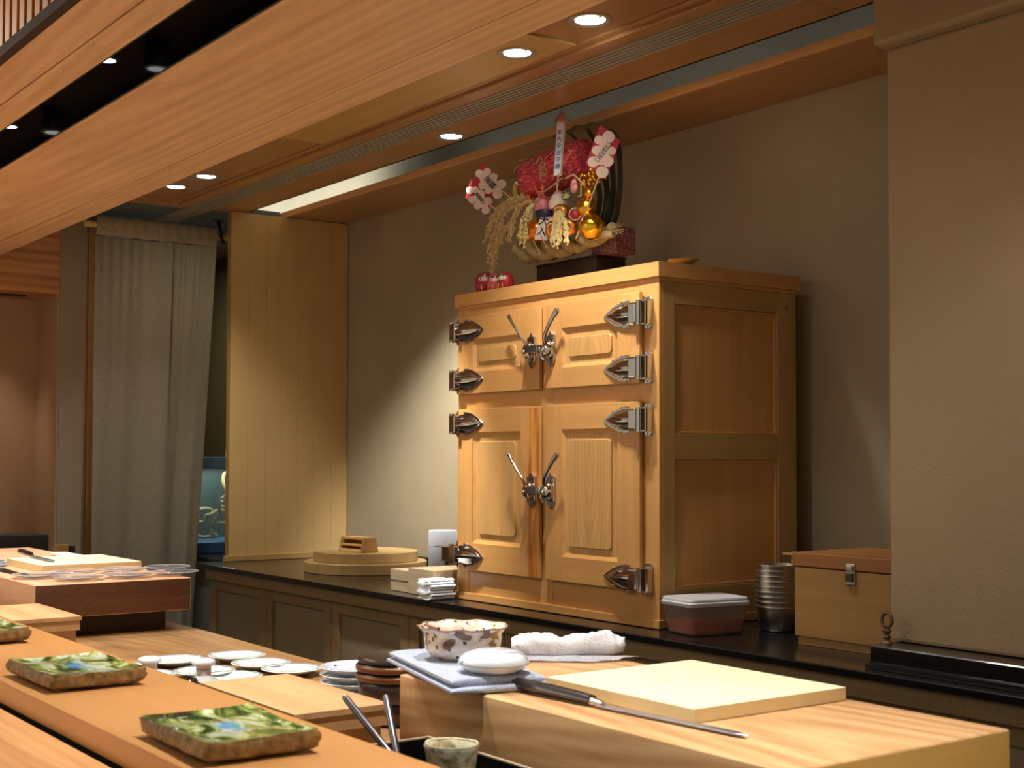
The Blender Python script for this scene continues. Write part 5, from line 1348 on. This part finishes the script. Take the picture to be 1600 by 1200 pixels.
bm = BM(); lathe(bm, [(0, 0), (.030, .002), (.036, .022), (.028, .046), (.012, .056), (0, .058)], 20, (-3.699, 2.800, 2.183)); part('red_figure', bm, simple('figure_red', (176, 40, 64), .4, c2=(224, 150, 150), vscale=30))
bm = BM(); lathe(bm, [(0, 0), (.030, 0), (.034, .012), (.032, .022), (0, .024)], 20, (-3.673, 2.790, 2.161)); part('navy_skirt', bm, simple('navy', (34, 28, 62), .5))
bm = BM(); CO = [((-3.735, 2.790, 2.280), (-3.704, 2.785, 2.241), (-3.679, 2.785, 2.205)), ((-3.713, 2.785, 2.254), (-3.689, 2.785, 2.249), (-3.669, 2.785, 2.269)), ((-3.677, 2.780, 2.273), (-3.675, 2.780, 2.243), (-3.672, 2.785, 2.225)), ((-3.810, 2.800, 2.246), (-3.794, 2.800, 2.222), (-3.782, 2.800, 2.205)), ((-3.782, 2.800, 2.254), (-3.778, 2.800, 2.229), (-3.768, 2.800, 2.210))]
for q in CO: tube(bm, q, .0042, 7)
part('coral', bm, simple('coral_orange', (226, 92, 58), .5))
bm = BM(); v = ball(bm, (0, 0, 0), .020, .85, .45, 1.2, 16, 10); xf(v, Matrix.Translation((-3.497, 2.775, 2.238))); part('red_white_lantern', bm, simple('lantern_paper', (206, 54, 62), .5, c2=(240, 214, 204), vscale=90))
bm = BM(); tube(bm, [(-3.531, 2.765, 2.267), (-3.484, 2.762, 2.273), (-3.436, 2.770, 2.230)], .0035, 6); tube(bm, [(-3.455, 2.770, 2.242), (-3.455, 2.770, 2.200), (-3.470, 2.770, 2.198)], .0025, 6); part('little_yoke', bm, STK)
bm = BM(); v = lathe(bm, [(0, .004), (.018, .004), (.021, 0), (.018, -.003), (0, -.003)], 24); rot(v, R(90), 'X'); rot(v, R(40), 'Z'); xf(v, Matrix.Translation((-3.497, 2.780, 2.145))); part('red_disc', bm, simple('disc_red', (170, 30, 40), .4))
bm = BM(); v = lathe(bm, [(.018, .005), (.020, .0065), (.022, .004), (.0215, .0)], 24); rot(v, R(90), 'X'); rot(v, R(40), 'Z'); xf(v, Matrix.Translation((-3.497, 2.780, 2.145))); part('disc_rim', bm, simple('disc_white', (226, 214, 200), .4))
# floral paper box behind the rope
FL = simple('floral_paper', (150, 92, 92), .6, c2=(34, 16, 30), vscale=85)
bm = BM(); bx(bm, -3.530, -3.405, 2.875, 2.960, 2.0165, 2.105, bev=.001); part('floral_box', bm, FL)
# thin straw sticks
bm = BM()
for a, b_ in (((-3.700, 2.775, 2.129), (-3.643, 2.772, 2.052)), ((-3.729, 2.775, 2.095), (-3.678, 2.772, 2.036)), ((-3.645, 2.772, 2.104), (-3.613, 2.772, 2.055))): tube(bm, [a, b_], .0018, 5)
part('thin_sticks', bm, STK)
# rice ears
def rice(paths, name, mat, seed, dens=46, spread=.008):
    random.seed(seed); bm = BM()
    for P in paths:
        C = curve(P, 10); tube(bm, C, .0010, 4)
        for k in range(dens):
            u = .25+.75*random.random(); q = C[int(u*(len(C)-1))]; d = Vector((random.uniform(-1, 1), random.uniform(-1, 1), random.uniform(-1, .2))).normalized()
            p = q+d*random.uniform(.001, spread); s = .0034
            a = Vector((random.uniform(-.4, .4), random.uniform(-.4, .4), -1)).normalized(); e = a.orthogonal().normalized(); f = a.cross(e)
            vs = [bm.verts.new(p+a*s*1.7), bm.verts.new(p-a*s*1.7)]+[bm.verts.new(p+(e*math.cos(g)+f*math.sin(g))*s*.75) for g in (0, PI/2, PI, 3*PI/2)]
            for i in range(4):
                bm.faces.new((vs[0], vs[2+i], vs[2+(i+1) % 4])); bm.faces.new((vs[1], vs[2+(i+1) % 4], vs[2+i]))
    return obj(name, bm, mat, KU, angle=80, kind='stuff')
RC = simple('rice_tan', (226, 198, 140), .6, c2=(196, 162, 104), vscale=60); RC2 = simple('rice_pale', (238, 220, 160), .55)
random.seed(21)
def ears(base, arch, ends, sp): 
    out = []
    for e_ in ends:
        j = Vector((random.uniform(-sp, sp), random.uniform(-.012, .012), random.uniform(-sp, sp)))
        out.append([Vector(base), Vector(arch)+j, (Vector(arch)+Vector(e_))/2+j+Vector((-.012, 0, .018)), Vector(e_)])
    return out
rice(ears((-3.763, 2.800, 2.229), (-3.837, 2.790, 2.243), [(-4.062, 2.800, 2.121), (-4.038, 2.800, 2.141), (-3.999, 2.790, 2.128), (-3.975, 2.790, 2.143), (-4.048, 2.800, 2.161), (-3.945, 2.790, 2.148), (-4.042, 2.810, 2.178)], .018), 'rice_ears', RC, 31, 90, .010)
rice(ears((-3.792, 2.800, 2.146), (-3.896, 2.790, 2.158), [(-4.004, 2.790, 2.006), (-4.019, 2.790, 2.040), (-3.989, 2.790, 2.030), (-3.989, 2.800, 2.067), (-4.038, 2.800, 2.077), (-4.013, 2.800, 1.979)], .014), 'rice_ears', RC, 32, 80, .009)
rice(ears((-3.713, 2.785, 2.215), (-3.768, 2.775, 2.226), [(-3.873, 2.770, 2.103), (-3.854, 2.770, 2.098), (-3.834, 2.770, 2.128), (-3.885, 2.775, 2.139)], .012), 'rice_ears', RC, 33, 80, .008)
rice(ears((-3.679, 2.770, 2.200), (-3.721, 2.765, 2.209), [(-3.777, 2.760, 2.076), (-3.757, 2.760, 2.062), (-3.740, 2.760, 2.096), (-3.793, 2.765, 2.107)], .010), 'rice_ears', RC2, 34, 80, .008)
rice([[Vector((-3.545, 2.755, 2.165)), Vector((-3.545+dx*.4, 2.745, 2.150)), Vector((-3.540+dx, 2.742, 2.100)), Vector((-3.542+dx*1.1, 2.740, ez))] for dx, ez in ((-.030, 2.060), (-.016, 2.040), (.0, 2.030), (.012, 2.052), (.038, 2.048), (.048, 2.040))], 'rice_ears', RC2, 35, 95, .007)

# daruma dolls
def daruma(x, y, z, s, yaw, label, body, kind):
    t = thing('daruma_doll', label, 'doll', (x, y, z), 'red daruma dolls on the icebox', local=True, rz=R(yaw))
    D = simple('daruma_'+kind, body, .5); W_ = simple('daruma_face', (226, 206, 180), .6); K = simple('daruma_black', (24, 18, 18), .5); G_ = simple('daruma_gold', (206, 140, 74), .4)
    bm = BM(); lathe(bm, [(0, 0), (.020*s, 0), (.029*s, .010*s), (.031*s, .028*s), (.028*s, .048*s), (.018*s, .062*s), (0, .068*s)], 32); obj('body', bm, D, t)
    bm = BM(); ball(bm, (0, -.0150*s, .040*s), .0205*s, 1.05, .80, .85, 24, 14); obj('face', bm, W_, t)
    for sx in (-1, 1):
        bm = BM(); v = lathe(bm, [(.0048*s, 0), (.0060*s, .0012*s), (.0068*s, 0)], 20, closed=True); rot(v, R(90), 'X'); xf(v, Matrix.Translation((sx*.0085*s, -.0290*s, .0435*s))); obj('eye', bm, K, t)
        bm = BM(); tube(bm, curve([(sx*.0025*s, -.0292*s, .050*s), (sx*.009*s, -.0285*s, .0535*s), (sx*.0155*s, -.0245*s, .050*s)], 4), .0014*s, 6); obj('eyebrow', bm, K, t)
        bm = BM(); tube(bm, [(sx*.010*s, -.0315*s, .022*s), (sx*.009*s, -.0315*s, .006*s)], .0022*s, 6); obj('gold_stripe', bm, G_, t)
    bm = BM(); tube(bm, curve([(-.008*s, -.0282*s, .0345*s), (0, -.0300*s, .0365*s), (.008*s, -.0282*s, .0345*s)], 4), .0012*s, 6); obj('moustache', bm, K, t)
    return t
daruma(-3.891, 2.690, TZ, 1.10, 56, 'largest red daruma doll with white face, leftmost on the icebox', (158, 22, 50), 'crimson')
daruma(-3.826, 2.686, TZ, .90, 60, 'middle daruma doll, paler rosy red with gold stripes', (190, 70, 78), 'rose')
daruma(-3.770, 2.695, TZ, .92, 14, 'dark red daruma doll turned sideways, rightmost of the three', (150, 26, 34), 'dark')
# small gilt stand
gs = thing('small_gilt_stand', 'small oval brown gilt dish on the back right corner of the icebox top', 'dish', (-3.05, 2.845, TZ), local=True, rz=R(20))
bm = BM(); v = lathe(bm, [(0, .020), (.030, .020), (.042, .028), (.044, .031), (.040, .030), (0, .026)], 32)
for q in v: q.co.x *= 1.15
obj('dish', bm, simple('gilt_brown', (150, 112, 44), .35, .5), gs)
bm = BM(); v = lathe(bm, [(0, 0), (.036, 0), (.030, .006), (.024, .010), (.028, .016), (.024, .0205), (0, .0205)], 28, wob=lambda r, z, a: (r*(1+.12*math.sin(5*a)), z)); obj('carved_foot', bm, simple('carved_wood', (130, 80, 44), .5, c2=(190, 150, 100), vscale=70), gs)
